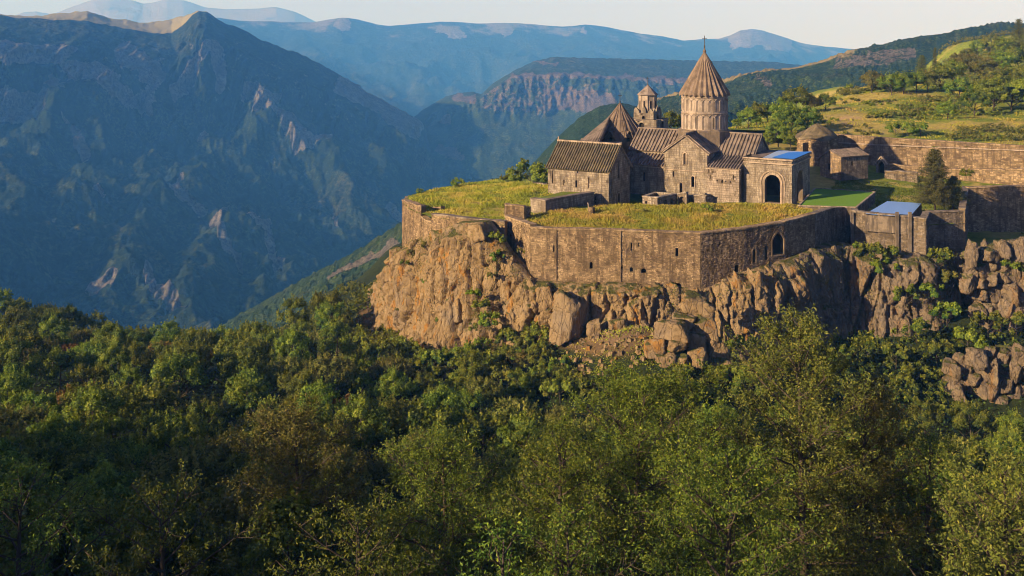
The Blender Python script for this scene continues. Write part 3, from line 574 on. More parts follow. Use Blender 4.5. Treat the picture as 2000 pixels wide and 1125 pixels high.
ribbed_roof(ch, C3(aT1 + eo, -1.75, zTe - eo * slt + .1), C3(aT1 + eo, bR + 1, zTe - eo * slt + .1), C3(aM, bR + 1, zTr + .12), C3(aM, -1.75, zTr + .12), M['roof_stone'], 13)
bar(ch, 'ridge_cap', C3(aM, -1.8, zTr + .2), C3(aM, bR - 3, zTr + .2), .5, .3, M['roof_stone'])
for aa in (aT0 - eo, aT1 + eo): bar(ch, 'gable_cornice', C3(aa, -1.58, zTe - eo * slt - .12), C3(aM, -1.58, zTr - .1), .34, .3, M['trim'])
# left lean-to
zl0, zl1 = z_of(321, (aL0 + aT0) / 2, 0), z_of(300, (aL0 + aT0) / 2, b0m)
w5 = arch_hole(a_of(1258, 0), .45, z_of(354, -30, 0), z_of(336, -30, 0)); lo = [(aL0, ZB), (aT0, ZB), (aT0, zl0), (aL0, zl0)]
panel(ch, 'wall', FrontF(0), lo, [w5], .8, M['ashlar_back']); masonry(ch, FrontF(0), lo, [w5], ST, .03, M['ashlar'])
lg = [(0, ZB), (b0m, ZB), (b0m, zl1), (0, zl0)]; panel(ch, 'wall', SideL(aL0), lg, [], .8, M['ashlar_back']); masonry(ch, SideL(aL0), lg, [], ST, .03, M['ashlar'])
ribbed_roof(ch, C3(aL0 - .3, -.4, zl0 - .1), C3(aT0, -.4, zl0 - .1), C3(aT0, b0m, zl1), C3(aL0 - .3, b0m, zl1), M['roof_stone'], 14)
bar(ch, 'cornice', C3(aL0, -.12, zl0 - .36), C3(aT0, -.12, zl0 - .36), .3, .26, M['trim'])
# right chapel
zc0, zc1 = z_of(329, aC1, -1.7), z_of(303, (aT1 + aC1) / 2, b0m)
hs = [arch_hole(a_of(px, -1.7), w, z_of(y1, -12, -1.7), z_of(y0, -12, -1.7)) for px, w, y0, y1 in ((1384.5, .2, 333, 340), (1392.5, .2, 335, 340), (1387, .16, 344, 352), (1400.5, .26, 352, 356), (1410.5, .34, 352, 358), (1417.5, .24, 353, 356), (1433, .2, 341, 350), (1426.5, .24, 353, 356.5))]
co = [(aT1, ZB), (aC1, ZB), (aC1, zc0), (aT1, zc0)]
panel(ch, 'chapel_wall', FrontF(-1.7), co, hs, .8, M['ashlar_back'], .3); masonry(ch, FrontF(-1.7), co, hs, ST, .03, M['drum_stone'])
cg = [(-1.7, ZB), (b0m, ZB), (b0m, zc1), (-1.7, zc0)]; hn = arch_hole(-.2, .7, z_of(387, aC1, 0), z_of(341, aC1, 0))
panel(ch, 'wall', SideF(aC1), cg, [hn], .8, M['ashlar_back'], .3); masonry(ch, SideF(aC1), cg, [hn], ST, .03, M['ashlar'])
ribbed_roof(ch, C3(aT1 + .05, -2.1, zc0 - .1), C3(aC1 + .35, -2.1, zc0 - .1), C3(aC1 + .35, b0m, zc1), C3(aT1 + .05, b0m, zc1), M['roof_stone'], 12)
bar(ch, 'cornice', C3(aT1, -1.82, zc0 - .36), C3(aC1, -1.82, zc0 - .36), .3, .26, M['trim'])
# block between chapel and porch, behind
k1 = [(aC1 - .3, ZB), (aR1 + 2.2, ZB), (aR1 + 2.2, z_of(312, -8, 2)), (aC1 - .3, z_of(312, -8, 2))]
panel(ch, 'wall', FrontF(3.2), k1, [], 2.0, M['ashlar_back'])
# drum
dc = C3(-20.25, bR, 0); dc = (dc[0], dc[1]); R = 4.62; zd0, zd1 = -22.6, -13.75
V, Fc = ring_cyl(dc, [5.5, 5.5, 4.9], [-24.5, -21.35, -21.0], 8, ph=math.pi / 8); part('drum_base', V, Fc, M['ashlar_back'], ch, {'v': [.4] * len(V)})
drum = ROOTD = None
nA, zlev = 96, [zd0, -21.0, -20.75, -18.45, -18.2, -17.35, -17.2, -15.35, -15.15, -14.2, -13.95, zd1]
V = []; 
for k in range(nA):
    for z in zlev: t = 2 * math.pi * k / nA; V.append((dc[0] + R * math.cos(t), dc[1] + R * math.sin(t), z))
Fc = []; nz = len(zlev)
winA = [k for k in range(nA) if (k % 12) in (3,)]
for k in range(nA):
    for j in range(nz - 1):
        if k in winA and zlev[j] >= -20.76 and zlev[j + 1] <= -18.44: continue
        k2 = (k + 1) % nA; Fc.append((k * nz + j, k2 * nz + j, k2 * nz + j + 1, k * nz + j + 1))
drum = part('drum', V, Fc, M['drum_stone'], ch, {'v': RG.uniform(.2, .9, len(V))})
V2, F2 = ring_cyl(dc, [R - .45, R - .45], [zd0, zd1], 48); part('drum_shade_core', V2, F2, M['dark'], drum)  # near-black cylinder paints the dark seen through the drum windows
def dpt(t, r, z): return (dc[0] + r * math.cos(t), dc[1] + r * math.sin(t), z)
for k in range(24):       # two tiers of blind arcading: paired colonnettes and small arches, plus block courses
    t = 2 * math.pi * (k + .0) / 24
    for z0, z1, rr in ((-20.9, -18.4, .075), (-17.25, -15.3, .06)):
        m = MB()
        for dt in (-.022, .022): m.tube([dpt(t + dt, R + .03, z0), dpt(t + dt, R + .03, z1)], rr, 5)
        m.tube([dpt(t, R + .03, z1 - .05), dpt(t, R + .03, z1 + .14)], .19, 6)
        m.part('colonnette', M['drum_stone'], drum)
        pts = [dpt(t + (2 * math.pi / 24) * q, R + .05, z1 + .05 + .42 * math.sin(math.pi * q)) for q in np.linspace(.06, .94, 7)]
        MB().tube(pts, rr, 4).part('blind_arch', M['drum_stone'], drum)
for z in (-17.75, -14.55, -21.0):
    V, Fc = ring_cyl(dc, [R, R + .12, R + .12, R], [z - .1, z - .08, z + .08, z + .1], 64); part('string_course', V, Fc, M['trim'], drum, {'v': [.6] * len(V)}, False)
# folded cone roof, three stepped bands of stone
nF = 26; bands = [(0.0, .36), (.34, .70), (.68, 1.0)]; za, ze_ = -5.15, -13.95; Rc = 5.0
root_roof = None
for bi, (t0, t1) in enumerate(bands):
    V = []; nn = nF * 4; ts = [t0, t0 + .02, t1]
    for k in range(nn):
        ph = k / 4 * 2 * math.pi; cfold = .5 + .5 * math.cos(ph)          # 1 on the ridge of a fold
        for j, t in enumerate(ts):
            base = Rc * (1 - t) ** .97; amp = .38 * (1 - t) + .02; r = base + amp * (cfold - .5) + (.07 if j == 0 or j == 1 else 0) - (.10 if j == 0 else 0)
            z = ze_ + (za - ze_) * t + (-.42 * cfold if (bi == 0 and j == 0) else (-.10 * cfold if j == 0 else 0)) + (.0 if j else -.02)
            a = 2 * math.pi * k / nn; V.append((dc[0] + r * math.cos(a), dc[1] + r * math.sin(a), z))
    vv = np.repeat(RG.uniform(0, 1, nn), 3)
    o = part('dome_roof' if bi == 0 else 'roof_band', V, gridfaces(nn, 3, True), M['roof_dome'], ch if bi == 0 else root_roof, {'v': vv})
    if bi == 0: root_roof = o
V, Fc = ring_cyl(dc, [5.1, R - .2, R - .2], [ze_ - .12, ze_ - .2, ze_ - .5], 52); part('soffit', V, Fc, M['trim'], root_roof, {'v': [.3] * len(V)})
V, Fc = ring_cyl(dc, [.34, .36, .2, .1], [za - .35, za - .1, za + .25, za + .7], 10); part('finial', V, Fc, M['roof_dome'], root_roof, {'v': [.3] * len(V)})
cross(ch, dc, za + .6, 1.0)

# ------------------------------------------------------------------ arched porch with flat roof right of the church
po = thing('porch', 'square stone porch with big round arches and blue-sheeted flat roof beside the church', 'porch', C3(-4, 6, ZB))
zp = z_of(312, 0, 0); bP = 13.4; aP0 = -9.3
big = arch_hole(a_of(1509, 0), 2.95, z_of(396, -3.5, 0), z_of(341.5, -3.5, 0), n=14)
pf = [(aP0, ZB), (0, ZB), (0, zp), (aP0, zp)]
pw = panel(po, 'wall', FrontF(0), pf, [big], 1.0, M['ashlar_back'], 1.0, open_=(0,)); masonry(po, FrontF(0), pf, [big], ST, .03, M['ashlar'])
for w_, o_ in ((.30, .10), (.22, .20)):
    moulding(pw, FrontF(0), big, w_ + .16, o_, 'arch_moulding')
hb2 = arch_hole(a_of(1509, 0), 4.2, z_of(396, -3.5, 0), z_of(335, -3.5, 0), n=14); moulding(pw, FrontF(0), hb2, .28, .16, 'arch_moulding')
for sx in (-1, 1):
    for k in range(2): bar(pw, 'pilaster', C3(a_of(1509, 0) + sx * (1.75 + .32 * k), -.12, ZB), C3(a_of(1509, 0) + sx * (1.75 + .32 * k), -.12, z_of(362, -3.5, 0)), .2, .2, M['trim'], up=(0, 1, 0))
rs = arch_hole(5.6, 4.6, ZB, z_of(334, 0, 5.6), n=14, pointed=False); pr_ = [(0, ZB), (bP, ZB), (bP, zp), (0, zp)]
pw2 = panel(po, 'wall', SideF(0), pr_, [rs], 1.0, M['ashlar_back'], 1.0, open_=(0,)); masonry(po, SideF(0), pr_, [rs], ST, .03, M['ashlar'])
for d_, o_ in ((.3, .10), (.62, .17)): moulding(pw2, SideF(0), arch_hole(5.6, 4.6 + d_ * 1.4, ZB, z_of(334, 0, 5.6) + d_ * .7, n=14), .24, o_, 'arch_moulding')
panel(po, 'wall', SideL(aP0), pr_, [], .8, M['ashlar_back']); panel(po, 'wall', Frame(G0 + W2 * bP, U2, W2), pf, [], .8, M['ashlar_back'])
slab(po, 'roof', [C3(aP0 - .2, -.25, zp), C3(.25, -.25, zp), C3(.25, bP + .2, zp), C3(aP0 - .2, bP + .2, zp)], .35, M['roof_stone'])
bar(po, 'cornice', C3(aP0, -.18, zp - .95), C3(.2, -.18, zp - .95), .34, .26, M['trim']); bar(po, 'cornice', C3(.18, 0, zp - .95), C3(.18, bP, zp - .95), .34, .26, M['trim'])
bar(po, 'cornice', C3(aP0, -.2, zp - .12), C3(.2, -.2, zp - .12), .4, .26, M['trim']); bar(po, 'cornice', C3(.2, 0, zp - .12), C3(.2, bP, zp - .12), .4, .26, M['trim'])
def sheet(name, quad, mat, lab, cat, amp=.12, n=(14, 10), parent=None):
    q = [np.array(p, float) for p in quad]; nu, nv = n; V = []
    for i in range(nu):
        for j in range(nv):
            u, v = i / (nu - 1), j / (nv - 1); p = (q[0] * (1 - u) + q[1] * u) * (1 - v) + (q[3] * (1 - u) + q[2] * u) * v
            e = .25 + .75 * min(1, 6 * min(u, v, 1 - u, 1 - v)); V.append(p + np.array([0, 0, abs(float(fbm(np.array(u * 7.0), np.array(v * 5.0), 3, 3))) * amp * 2 * e + .02]))
    V = np.array(V); c = V.mean(0); nv_ = len(V); Fc = gridfaces(nu, nv); V2 = np.vstack([V, V - [0, 0, .015]]); F2 = np.vstack([Fc, Fc[:, ::-1] + nv_])
    me = mesh(name, V2 - c, F2, mat); o = link(name, me); o.location = c; tag(o, lab, cat); return o
sheet('tarpaulin', [C3(a_of(1470, 5) + 3.4, -.1, zp), C3(.1, -.1, zp), C3(.1, bP, zp), C3(-6.2, bP, zp)], M['tarp_pale'], 'pale grey-blue roof sheeting covering most of the flat porch roof', 'roof sheet', .06)
sheet('tarpaulin', [C3(-3.9, .35, zp + .14), C3(.35, -.15, zp + .14), C3(.35, bP + .1, zp + .14), C3(-3.3, 9.5, zp + .14)], M['tarp_blue'], 'bright blue tarpaulin over the right end of the flat porch roof', 'tarpaulin', .06)
# ------------------------------------------------------------------ long hall on the left, turned gable to the right
def P2(px, D): q = P(px, 50, D); return q[:2]
h0 = P2(1189, 196.0)
hl = thing('refectory', 'long stone hall with steep brown ribbed roof at the left end of the terrace buildings', 'hall', (h0[0], h0[1], -34.9))
LH, WH = 13.2, 10.2; zb = -35.6; zHe = (YH - 333) / F * 196.0; zHr = (YH - 284) / F * 200.4
def H3(a, b, z): q = h0 + U2 * a + W2 * b; return np.array([q[0], q[1], z])
HF = Frame(h0, U2, -W2); HS = Frame(h0, W2, U2); HL = Frame(h0 - U2 * LH, W2, -U2)
def ha(px): k = (px - 1000) / F; return (k * h0[1] - h0[0]) / (U2[0] - k * U2[1])
def hz(py, a): return (YH - py) / F * (h0[1] + U2[1] * a)
hh = [arch_hole(ha(px), w, hz(y1, ha(px)), hz(y0, ha(px))) for px, w, y0, y1 in ((1101.5, .26, 351, 362), (1125.5, .38, 352, 366), (1128, .22, 331, 338), (1150, .22, 346, 367), (1079, .22, 333, 358), (1162, .3, 383, 398))]
fo = [(-LH, zb), (0, zb), (0, zHe), (-LH, zHe)]
panel(hl, 'wall', HF, fo, hh, .8, M['ashlar_back'], .35); masonry(hl, HF, fo, hh, ST, .03, M['ashlar'])
go = [(0, zb), (WH, zb), (WH, zHe), (WH / 2, zHr), (0, zHe)]
g1 = arch_hole(4.6, .42, (YH - 348) / F * 200, (YH - 314) / F * 200); g2 = arch_hole(4.6, 1.25, (YH - 397) / F * 200, (YH - 377) / F * 200); g3 = arch_hole(1.2, .3, (YH - 385) / F * 197, (YH - 352) / F * 197)
gp = panel(hl, 'gable_wall', HS, go, [g1, g2, g3], .8, M['ashlar_back'], .4); masonry(hl, HS, go, [g1, g2, g3], ST, .03, M['ashlar']); moulding(gp, HS, g2, .25, .12, 'door_surround')
panel(hl, 'gable_wall', HL, go, [], .8, M['ashlar_back']); masonry(hl, HL, go, [], ST, .03, M['ashlar'])
panel(hl, 'wall', Frame(h0 + W2 * WH, U2, W2), fo, [], .8, M['ashlar_back'])
shh = (zHr - zHe) / (WH / 2)
ribbed_roof(hl, H3(-LH - .4, -.5, zHe - .5 * shh + .12), H3(.4, -.5, zHe - .5 * shh + .12), H3(.4, WH / 2, zHr + .15), H3(-LH - .4, WH / 2, zHr + .15), M['roof_brown'], 26, w=.24, courses=4)
ribbed_roof(hl, H3(-LH - .4, WH + .5, zHe - .5 * shh + .12), H3(.4, WH + .5, zHe - .5 * shh + .12), H3(.4, WH / 2, zHr + .15), H3(-LH - .4, WH / 2, zHr + .15), M['roof_brown'], 20, w=.24)
bar(hl, 'ridge_cap', H3(-LH - .45, WH / 2, zHr + .26), H3(.45, WH / 2, zHr + .26), .42, .34, M['trim'])
bar(hl, 'cornice', H3(-LH, -.14, zHe - .3), H3(.1, -.14, zHe - .3), .3, .26, M['trim'])
for s_ in (0, 1): bar(hl, 'gable_cornice', H3(.2, -.5 if s_ == 0 else WH + .5, zHe - .5 * shh - .1), H3(.2, WH / 2, zHr - .05), .4, .3, M['trim'])
bar(hl, 'finial', H3(-LH - .3, WH / 2, zHr + .2), H3(-LH - .3, WH / 2, zHr + 1.0), .22, .22, M['trim'], up=(0, 1, 0))

# ------------------------------------------------------------------ octagonal spire left of the church
Ys = 222.0; sc_ = np.array([(1211 - 1000) / F * Ys, Ys]); sp = thing('spire_chapel', 'squat chapel with a weathered many-gabled pyramid spire, behind the long brown-roofed hall', 'chapel', (sc_[0], sc_[1], ZB))
zs_b = (YH - 276) / F * (Ys - 4); zs_a = (YH - 200) / F * Ys; Rs = 5.6
V, Fc = ring_cyl(sc_, [Rs - .5, Rs - .5], [ZB - 2, zs_b], 8, ph=math.pi / 8 - math.radians(30)); part('wall', V, Fc, M['ashlar'], sp, {'v': [.5] * len(V)})
nn = 32; V = []; ts = [0, .25, .26, .55, .56, 1.0]
for k in range(nn):
    side = (k % 4)
    for j, t in enumerate(ts):
        fold = (1.0, .93, .86, .93)[side]; gz = (0, .9, 2.3, .9)[side] if j == 0 else ((0, .3, .5, .3)[side] if j in (1, 2) else 0)
        r = (Rs + .35) * (1 - t) ** .92 * (fold if t < .99 else 0) + (.1 if j in (2, 4) else 0) + .03; a = 2 * math.pi * k / nn + math.pi / 8 - math.radians(30)
        V.append((sc_[0] + r * math.cos(a), sc_[1] + r * math.sin(a), zs_b + (zs_a - zs_b) * t + gz - .15))
part('spire_roof', V, gridfaces(nn, len(ts), True), M['roof_dome'], sp, {'v': np.repeat(RG.uniform(0, 1, nn), len(ts))})
for k in range(8):       # raised seams and small gables between them
    a = 2 * math.pi * k / 8 + math.pi / 8 - math.radians(30); r0_ = Rs + .45
    MB().tube([(sc_[0] + r0_ * math.cos(a), sc_[1] + r0_ * math.sin(a), zs_b - .1), (sc_[0] + .5 * r0_ * math.cos(a), sc_[1] + .5 * r0_ * math.sin(a), zs_b + .46 * (zs_a - zs_b) + .15), (sc_[0], sc_[1], zs_a)], [.2, .16, .07], 5).part('roof_seam', M['roof_dome'], sp)
    for dd in (-.26, .26):
        b_ = a + dd; MB().tube([(sc_[0] + r0_ * .95 * math.cos(b_), sc_[1] + r0_ * .95 * math.sin(b_), zs_b + .9), (sc_[0] + .03 * math.cos(b_), sc_[1] + .03 * math.sin(b_), zs_a - .3)], [.13, .05], 4).part('rib', M['roof_dome'], sp)
    c_ = a + math.pi / 8; m_ = np.array([math.cos(c_), math.sin(c_)]); tn = np.array([-m_[1], m_[0]]); rr = Rs * .93 - .35
    fg = Frame(sc_ + m_ * rr, tn, m_); ga = [(-1.5, zs_b - 1.5), (1.5, zs_b - 1.5), (1.5, zs_b + .3), (0, zs_b + 2.0), (-1.5, zs_b + .3)]
    panel(sp, 'gable', fg, ga, [arch_hole(0, .8, zs_b - .9, zs_b + .9)], .5, M['ashlar_back'], .3)
cross(sp, sc_, zs_a - .1, .85)
# rubble-covered sloping vault left of the spire
vq = [P(1128, 279, 214), P(1168, 281, 206), P(1192, 226, 222), P(1180, 238, 226)]
ov_ = slab(sp, 'side_roof', vq, .6, M['roof_stone'])
for i in range(8):
    t = (i + .5) / 8; MB().tube([vq[0] * (1 - t) + vq[1] * t, vq[3] * (1 - t) + vq[2] * t], .2, 5).part('rib', M['roof_stone'], ov_)
m = MB(); m.hexa([P(1130, 330, 214), P(1215, 330, 204), P(1215, 330, 224), P(1135, 330, 228)], [P(1130, 281, 214), P(1215, 285, 204), P(1215, 270, 224), P(1135, 270, 228)]); part('side_wall', m.V(), m.f, M['ashlar'], sp, {'v': [.5] * 8})
# ------------------------------------------------------------------ three-tier bell tower behind
Yt = 240.0; tc = np.array([(1265 - 1000) / F * Yt, Yt]); bt = thing('bell_tower', 'slender three-storey bell tower with octagonal lantern, between the spire chapel and the big drum', 'tower', (tc[0], tc[1], -33))
def zt(py): return (YH - py) / F * Yt
def box_tower(name, half, z0, z1, rot=30, mat='ashlar', holes=None):
    for k in range(4):
        t = math.radians(-rot + 90 * k); d = np.array([math.cos(t), math.sin(t)]); n_ = np.array([d[1], -d[0]])
        fr = Frame(tc + n_ * half, d, n_); ou = [(-half, z0), (half, z0), (half, z1), (-half, z1)]
        hs_ = [arch_hole(0, half * .34, (z0 + z1) / 2 - 1.0 if z1 - z0 < 4 else z1 - 2.7, z1 - .7)]
        panel(bt, name, fr, ou, hs_, .6, M['ashlar_back'], .5); masonry(bt, fr, ou, hs_, ST, .03, M[mat])
    m = MB().hexa([(tc[0] + sx * half * .99, tc[1] + sy * half * .99, z1 - .25) for sx, sy in ((-.9, -.9), (.9, -.9), (.9, .9), (-.9, .9))], [(tc[0] + sx * half * .9, tc[1] + sy * half * .9, z1 - .02) for sx, sy in ((-.9, -.9), (.9, -.9), (.9, .9), (-.9, .9))]); part('floor', m.V(), m.f, M['roof_stone'], bt, {'v': [.4] * 8})
box_tower('wall', 3.7, -34, zt(231)); box_tower('upper_wall', 2.5, zt(231), zt(219))
for k in range(4):
    t = math.radians(-30 + 90 * k); d = np.array([math.cos(t), math.sin(t)]); n_ = np.array([d[1], -d[0]])
    for s_ in (-1, 0, 1):
        q = tc + n_ * 2.5 + d * s_ * 1.75; hgt = (1.1, 1.7, 1.1)[s_ + 1]
        fr = Frame(q, d, n_); panel(bt, 'gable', fr, [(-.55, zt(219)), (.55, zt(219)), (.55, zt(219) + hgt * .4), (0, zt(219) + hgt), (-.55, zt(219) + hgt * .4)], [], .5, M['ashlar'])
V, Fc = ring_cyl(tc, [2.05, 2.05, 2.05, 2.05], [zt(222), zt(214), zt(200), zt(184)], 8, ph=math.pi / 8 - math.radians(30)); ln = part('lantern', V, Fc, M['drum_stone'], bt, {'v': [.6] * len(V)})
for k in range(8):
    a = 2 * math.pi * k / 8 - math.radians(30) + math.pi / 4; m_ = np.array([math.cos(a), math.sin(a)]); tn = np.array([-m_[1], m_[0]]); fg = Frame(tc + m_ * 1.9, tn, m_)
    ah = arch_hole(0, .5, zt(212), zt(196)); m2 = len(ah); part('window', [fg.w(x, z, .03) for x, z in ah] + [fg.w(x, z, -.1) for x, z in ah], [tuple(range(m2))] + [(i, (i + 1) % m2, m2 + (i + 1) % m2, m2 + i) for i in range(m2)], M['dark'], ln); moulding(ln, fg, ah, .13, .09)  # lantern openings are near-black plates, their inner shade is painted
    b_ = a - math.pi / 8; MB().tube([(tc[0] + 2.02 * math.cos(b_), tc[1] + 2.02 * math.sin(b_), zt(219)), (tc[0] + 2.02 * math.cos(b_), tc[1] + 2.02 * math.sin(b_), zt(186))], .13, 5).part('corner_shaft', M['drum_stone'], ln)
V, Fc = ring_cyl(tc, [2.1, 2.5, .9, .05], [zt(186), zt(185), zt(172), zt(165)], 8, ph=math.pi / 8 - math.radians(30)); rf = part('lantern_roof', V, Fc, M['roof_stone'], bt, {'v': [.8] * len(V)})
cross(bt, tc, zt(166), .8)
# ------------------------------------------------------------------ plateau: grass-topped terrace, court, yard
def hz_at(py, z): return 2000 * z / (YH - py)      # distance at which a height z shows on row py
plat = [P2(px, D) for px, D in ((787, 196), (800, 190), (835, 184), (900, 178), (985, 174.5), (989, 178), (1036, 170), (1085, 169), (1210, 167), (1368, 164.5), (1450, 167.8), (1530, 172), (1590, 176.8), (1625, 185.5), (1660, 188), (1668, 184), (1715, 182), (1752, 180), (1775, 179), (1808, 177.5), (1815, 183.5), (1885, 185), (1889, 205), (2080, 208), (2080, 246), (1640, 250), (1500, 262), (1300, 262), (1180, 246), (1070, 236), (960, 228), (900, 222), (840, 212), (797, 203))]
up_pts = [(P2(px, D)[0], D, z) for px, D, z in ((787, 196, -33.7), (835, 186, -34.2), (900, 181, -33.9), (985, 177, -34.0), (1036, 172, -33.9), (1210, 169, -33.9), (1368, 166, -33.9), (1450, 170, -33.9), (1530, 174, -33.6), (1588, 180, -33.4), (1100, 180, -33.2), (1200, 180, -32.9), (1300, 178, -32.9), (1400, 180, -33.1), (1500, 182, -33.2), (1580, 190, -33.6),
    (1120, 192, -33.9), (1190, 190, -33.6), (1260, 190, -33.3), (1330, 190, -33.2), (1450, 189, -33.3), (1250, 200, -35.2), (1350, 200, -34.6), (1160, 200, -35.0), (950, 190, -33.8), (900, 200, -33.6), (1000, 200, -33.1), (960, 215, -34.0), (900, 215, -34.0), (1060, 215, -33.4), (1080, 205, -33.0), (1060, 195, -33.2), (840, 205, -33.8), (1040, 184, -34.4), (1100, 230, -34.5), (1200, 240, -34), (1400, 235, -33), (1300, 250, -32),
    (1620, 205, -34.8), (1700, 195, -35.4), (1660, 215, -34), (1750, 190, -35.8), (1750, 212, -34.8), (1850, 190, -35.4), (1870, 186, -35.6), (1850, 215, -34.6), (1640, 228, -33.2), (1760, 228, -33.6), (1900, 222, -34.0), (2050, 215, -34), (1900, 208, -34.4), (1700, 236, -33), (1550, 240, -31))]
UP = RBF(up_pts, 2e-3)
def up_z(X, Y): return UP(X, Y) + .18 * fbm(np.asarray(X) / 4., np.asarray(Y) / 4., 3, 9)
def updry(X, Y, Z):
    px = px_of(X, Y); py = YH - F * Z / np.maximum(Y, 1)
    return .30 + .35 * smooth(1380, 1560, px) * smooth(1650, 1590, px) + .5 * np.exp(-((px - 955) / 45) ** 2 - ((py - 405) / 14) ** 2) - .25 * np.exp(-((px - 1110) / 60) ** 2 - ((py - 378) / 10) ** 2) + .4 * smooth(1600, 1640, px) * smooth(228, 215, Y) * (fbm(X / 6, Y / 6, 3, 2) > .1)
field('terrace_ground', up_z, -26, 130, 162, 264, .6, M['turf'], updry, lambda X, Y: inpoly(X, Y, plat))
# hillside behind and to the right of the monastery
hs_pts = [pd(*q) for q in ((1640, 268, 246), (1640, 250, 262), (1620, 200, 330), (1600, 200, 345), (1700, 176, 350), (1800, 280, 240), (1800, 220, 290), (1800, 160, 370), (1950, 240, 260), (2000, 285, 232), (2000, 180, 330), (2000, 108, 430), (1900, 122, 430), (1800, 158, 400), (1500, 250, 270), (1450, 255, 262), (1550, 225, 290), (1750, 265, 250), (1700, 262, 252), (1560, 285, 246), (1480, 285, 246), (2150, 290, 228), (2200, 100, 430), (2300, 200, 300), (1300, 262, 262), (1220, 280, 255), (2100, 80, 480), (1750, 175, 372))]
hs_pts += [pd(1660, 215, 480), pd(1760, 205, 520), pd(1860, 175, 560), pd(1960, 130, 570), pd(1850, 140, 400), pd(2060, 70, 540), (-10, 300, -70), (30, 330, -75), (60, 400, -72), (110, 440, -48), (160, 500, -30), (230, 540, -12), (90, 350, -42), (60, 320, -42), (-10, 262, -48), (20, 275, -40), (300, 520, 5), (300, 300, -10)]
HS_ = RBF(hs_pts, 2e-3)
def hs_z(X, Y):
    X, Y = np.asarray(X, float), np.asarray(Y, float); w_ = (Y + 4 * fbm(X / 30, Y / 30, 2, 9)) / 13.0; st = w_ - np.floor(w_); return HS_(X, Y) + 1.1 * (smooth(0, .25, st) - st) * smooth(250, 270, Y) + .5 * fbm(np.asarray(X) / 11., np.asarray(Y) / 11., 4, 19)
def hsdry(X, Y, Z):
    px = px_of(X, Y); py = YH - F * Z / np.maximum(Y, 1); ln = .5 + .5 * np.sin(Y / 3.1 + 2.0 * fbm(X / 20, Y / 20, 3, 3))
    return .26 + .55 * np.exp(-((px - 1660) / 70) ** 2 - ((py - 235) / 22) ** 2) + .35 * np.exp(-((px - 1690) / 80) ** 2 - ((py - 190) / 12) ** 2) - .35 * np.exp(-((px - 1790) / 110) ** 2 - ((py - 222) / 14) ** 2) + .3 * np.exp(-((px - 1900) / 120) ** 2 - ((py - 245) / 14) ** 2) + .14 * ln
bnd = [P2(px, D) for px, D in ((1150, 247), (1300, 262.5), (1500, 262.5), (1640, 245), (1700, 240), (1800, 237.5), (1900, 233.5), (2010, 228), (2400, 222), (2700, 240), (2700, 560), (900, 560), (900, 300))]
field('hillside', hs_z, -20, 330, 220, 545, 2.2, M['turf'], hsdry, lambda X, Y: inpoly(X, Y, bnd))

# ------------------------------------------------------------------ fortress walls
RUB = (.40, .22)
class WSeg: pass
def wall_run(root, pts, th, mat, sz=RUB, prot=.10, cap=True, holes=None, core='mortar', zoff=0.0, capmat=None, chk=0):
    """pts: (px, D, top row, bottom row) along the outer face, left to right"""
    segs = []
    for i in range(len(pts) - 1):
        a, b = pts[i], pts[i + 1]; pa, pb = P2(a[0], a[1]), P2(b[0], b[1]); L = np.linalg.norm(pb - pa); d = (pb - pa) / L; n = np.array([d[1], -d[0]])
        fr = Frame(pa, d, n); za1, za0 = (YH - a[2]) / F * a[1], (YH - a[3]) / F * a[1] - 1.5; zb1, zb0 = (YH - b[2]) / F * b[1], (YH - b[3]) / F * b[1] - 1.5
        if chk: top = [(L * t, za1 + (zb1 - za1) * t + random.uniform(-chk, chk * .3)) for t in np.linspace(1, 0, max(3, int(L / 1.1)))]
        else: top = [(L, zb1), (L * .5, (za1 + zb1) / 2 + random.uniform(-.05, .05)), (0, za1)]
        out = [(0, za0), (L, zb0)] + top; hs = [h(fr, L) for h in (holes or {}).get(i, [])]
        w_ = panel(root, 'wall', fr, out, hs, th, M[core], .7); masonry(root, fr, out, hs, sz, prot, M[mat])
        if cap:
            for t0, t1 in zip(top[:-1], top[1:]): bar(root, 'coping', fr.w(t1[0], t1[1] + .05, -th / 2 + .06), fr.w(t0[0], t0[1] + .05, -th / 2 + .06), th + .22, .22, M[capmat or mat], random.uniform(.5, 1))
        segs.append((fr, L, w_))
    return segs
def whole(px, w, y0, y1, D, pointed=False):      # opening by its place on the wall
    def f(fr, L):
        k = (px - 1000) / F; s = (k * fr.o[1] - fr.o[0]) / (fr.d[0] - k * fr.d[1]); Y = fr.o[1] + fr.d[1] * s
        return arch_hole(s, w, (YH - y1) / F * Y, (YH - y0) / F * Y, pointed)
    return f
fa = thing('fortress_wall', 'long sunlit rubble wall with small slit windows, front of the grassy terrace', 'wall', np.append(P2(1210, 166), -42))
wall_run(fa, [(1036, 169.5, 444, 562), (1086, 168.3, 447, 566), (1212, 166, 450, 566), (1368, 164, 456, 572)], 1.1, 'rubble', holes={0: [whole(1081.5, .26, 478, 492, 168, True)], 1: [whole(1154.5, .5, 511, 525, 167, True)], 2: [whole(1213.5, .4, 520, 526, 166), whole(1233, .5, 522, 531, 166), whole(1257, .8, 524, 534, 166), whole(1322, .42, 482, 501, 165, True), whole(1325, .95, 553, 563, 165), whole(1247, .3, 474, 482, 166), whole(1233, .25, 474, 490, 166)]}, chk=.07)
for px, D, t, b in ((1086, 168.2, 447, 566), (1212, 165.9, 451, 568)):      # the vertical joints between building stages
    q = P2(px, D - .10); bar(fa, 'joint_pilaster', (*q, (YH - b) / F * D), (*q, (YH - t) / F * D), .11, .12, M['rubble'], .6, up=(0, 1, 0))
fb = thing('fortress_wall', 'shaded rubble wall with large arched opening, right half of the terrace front', 'wall', np.append(P2(1480, 170), -42))
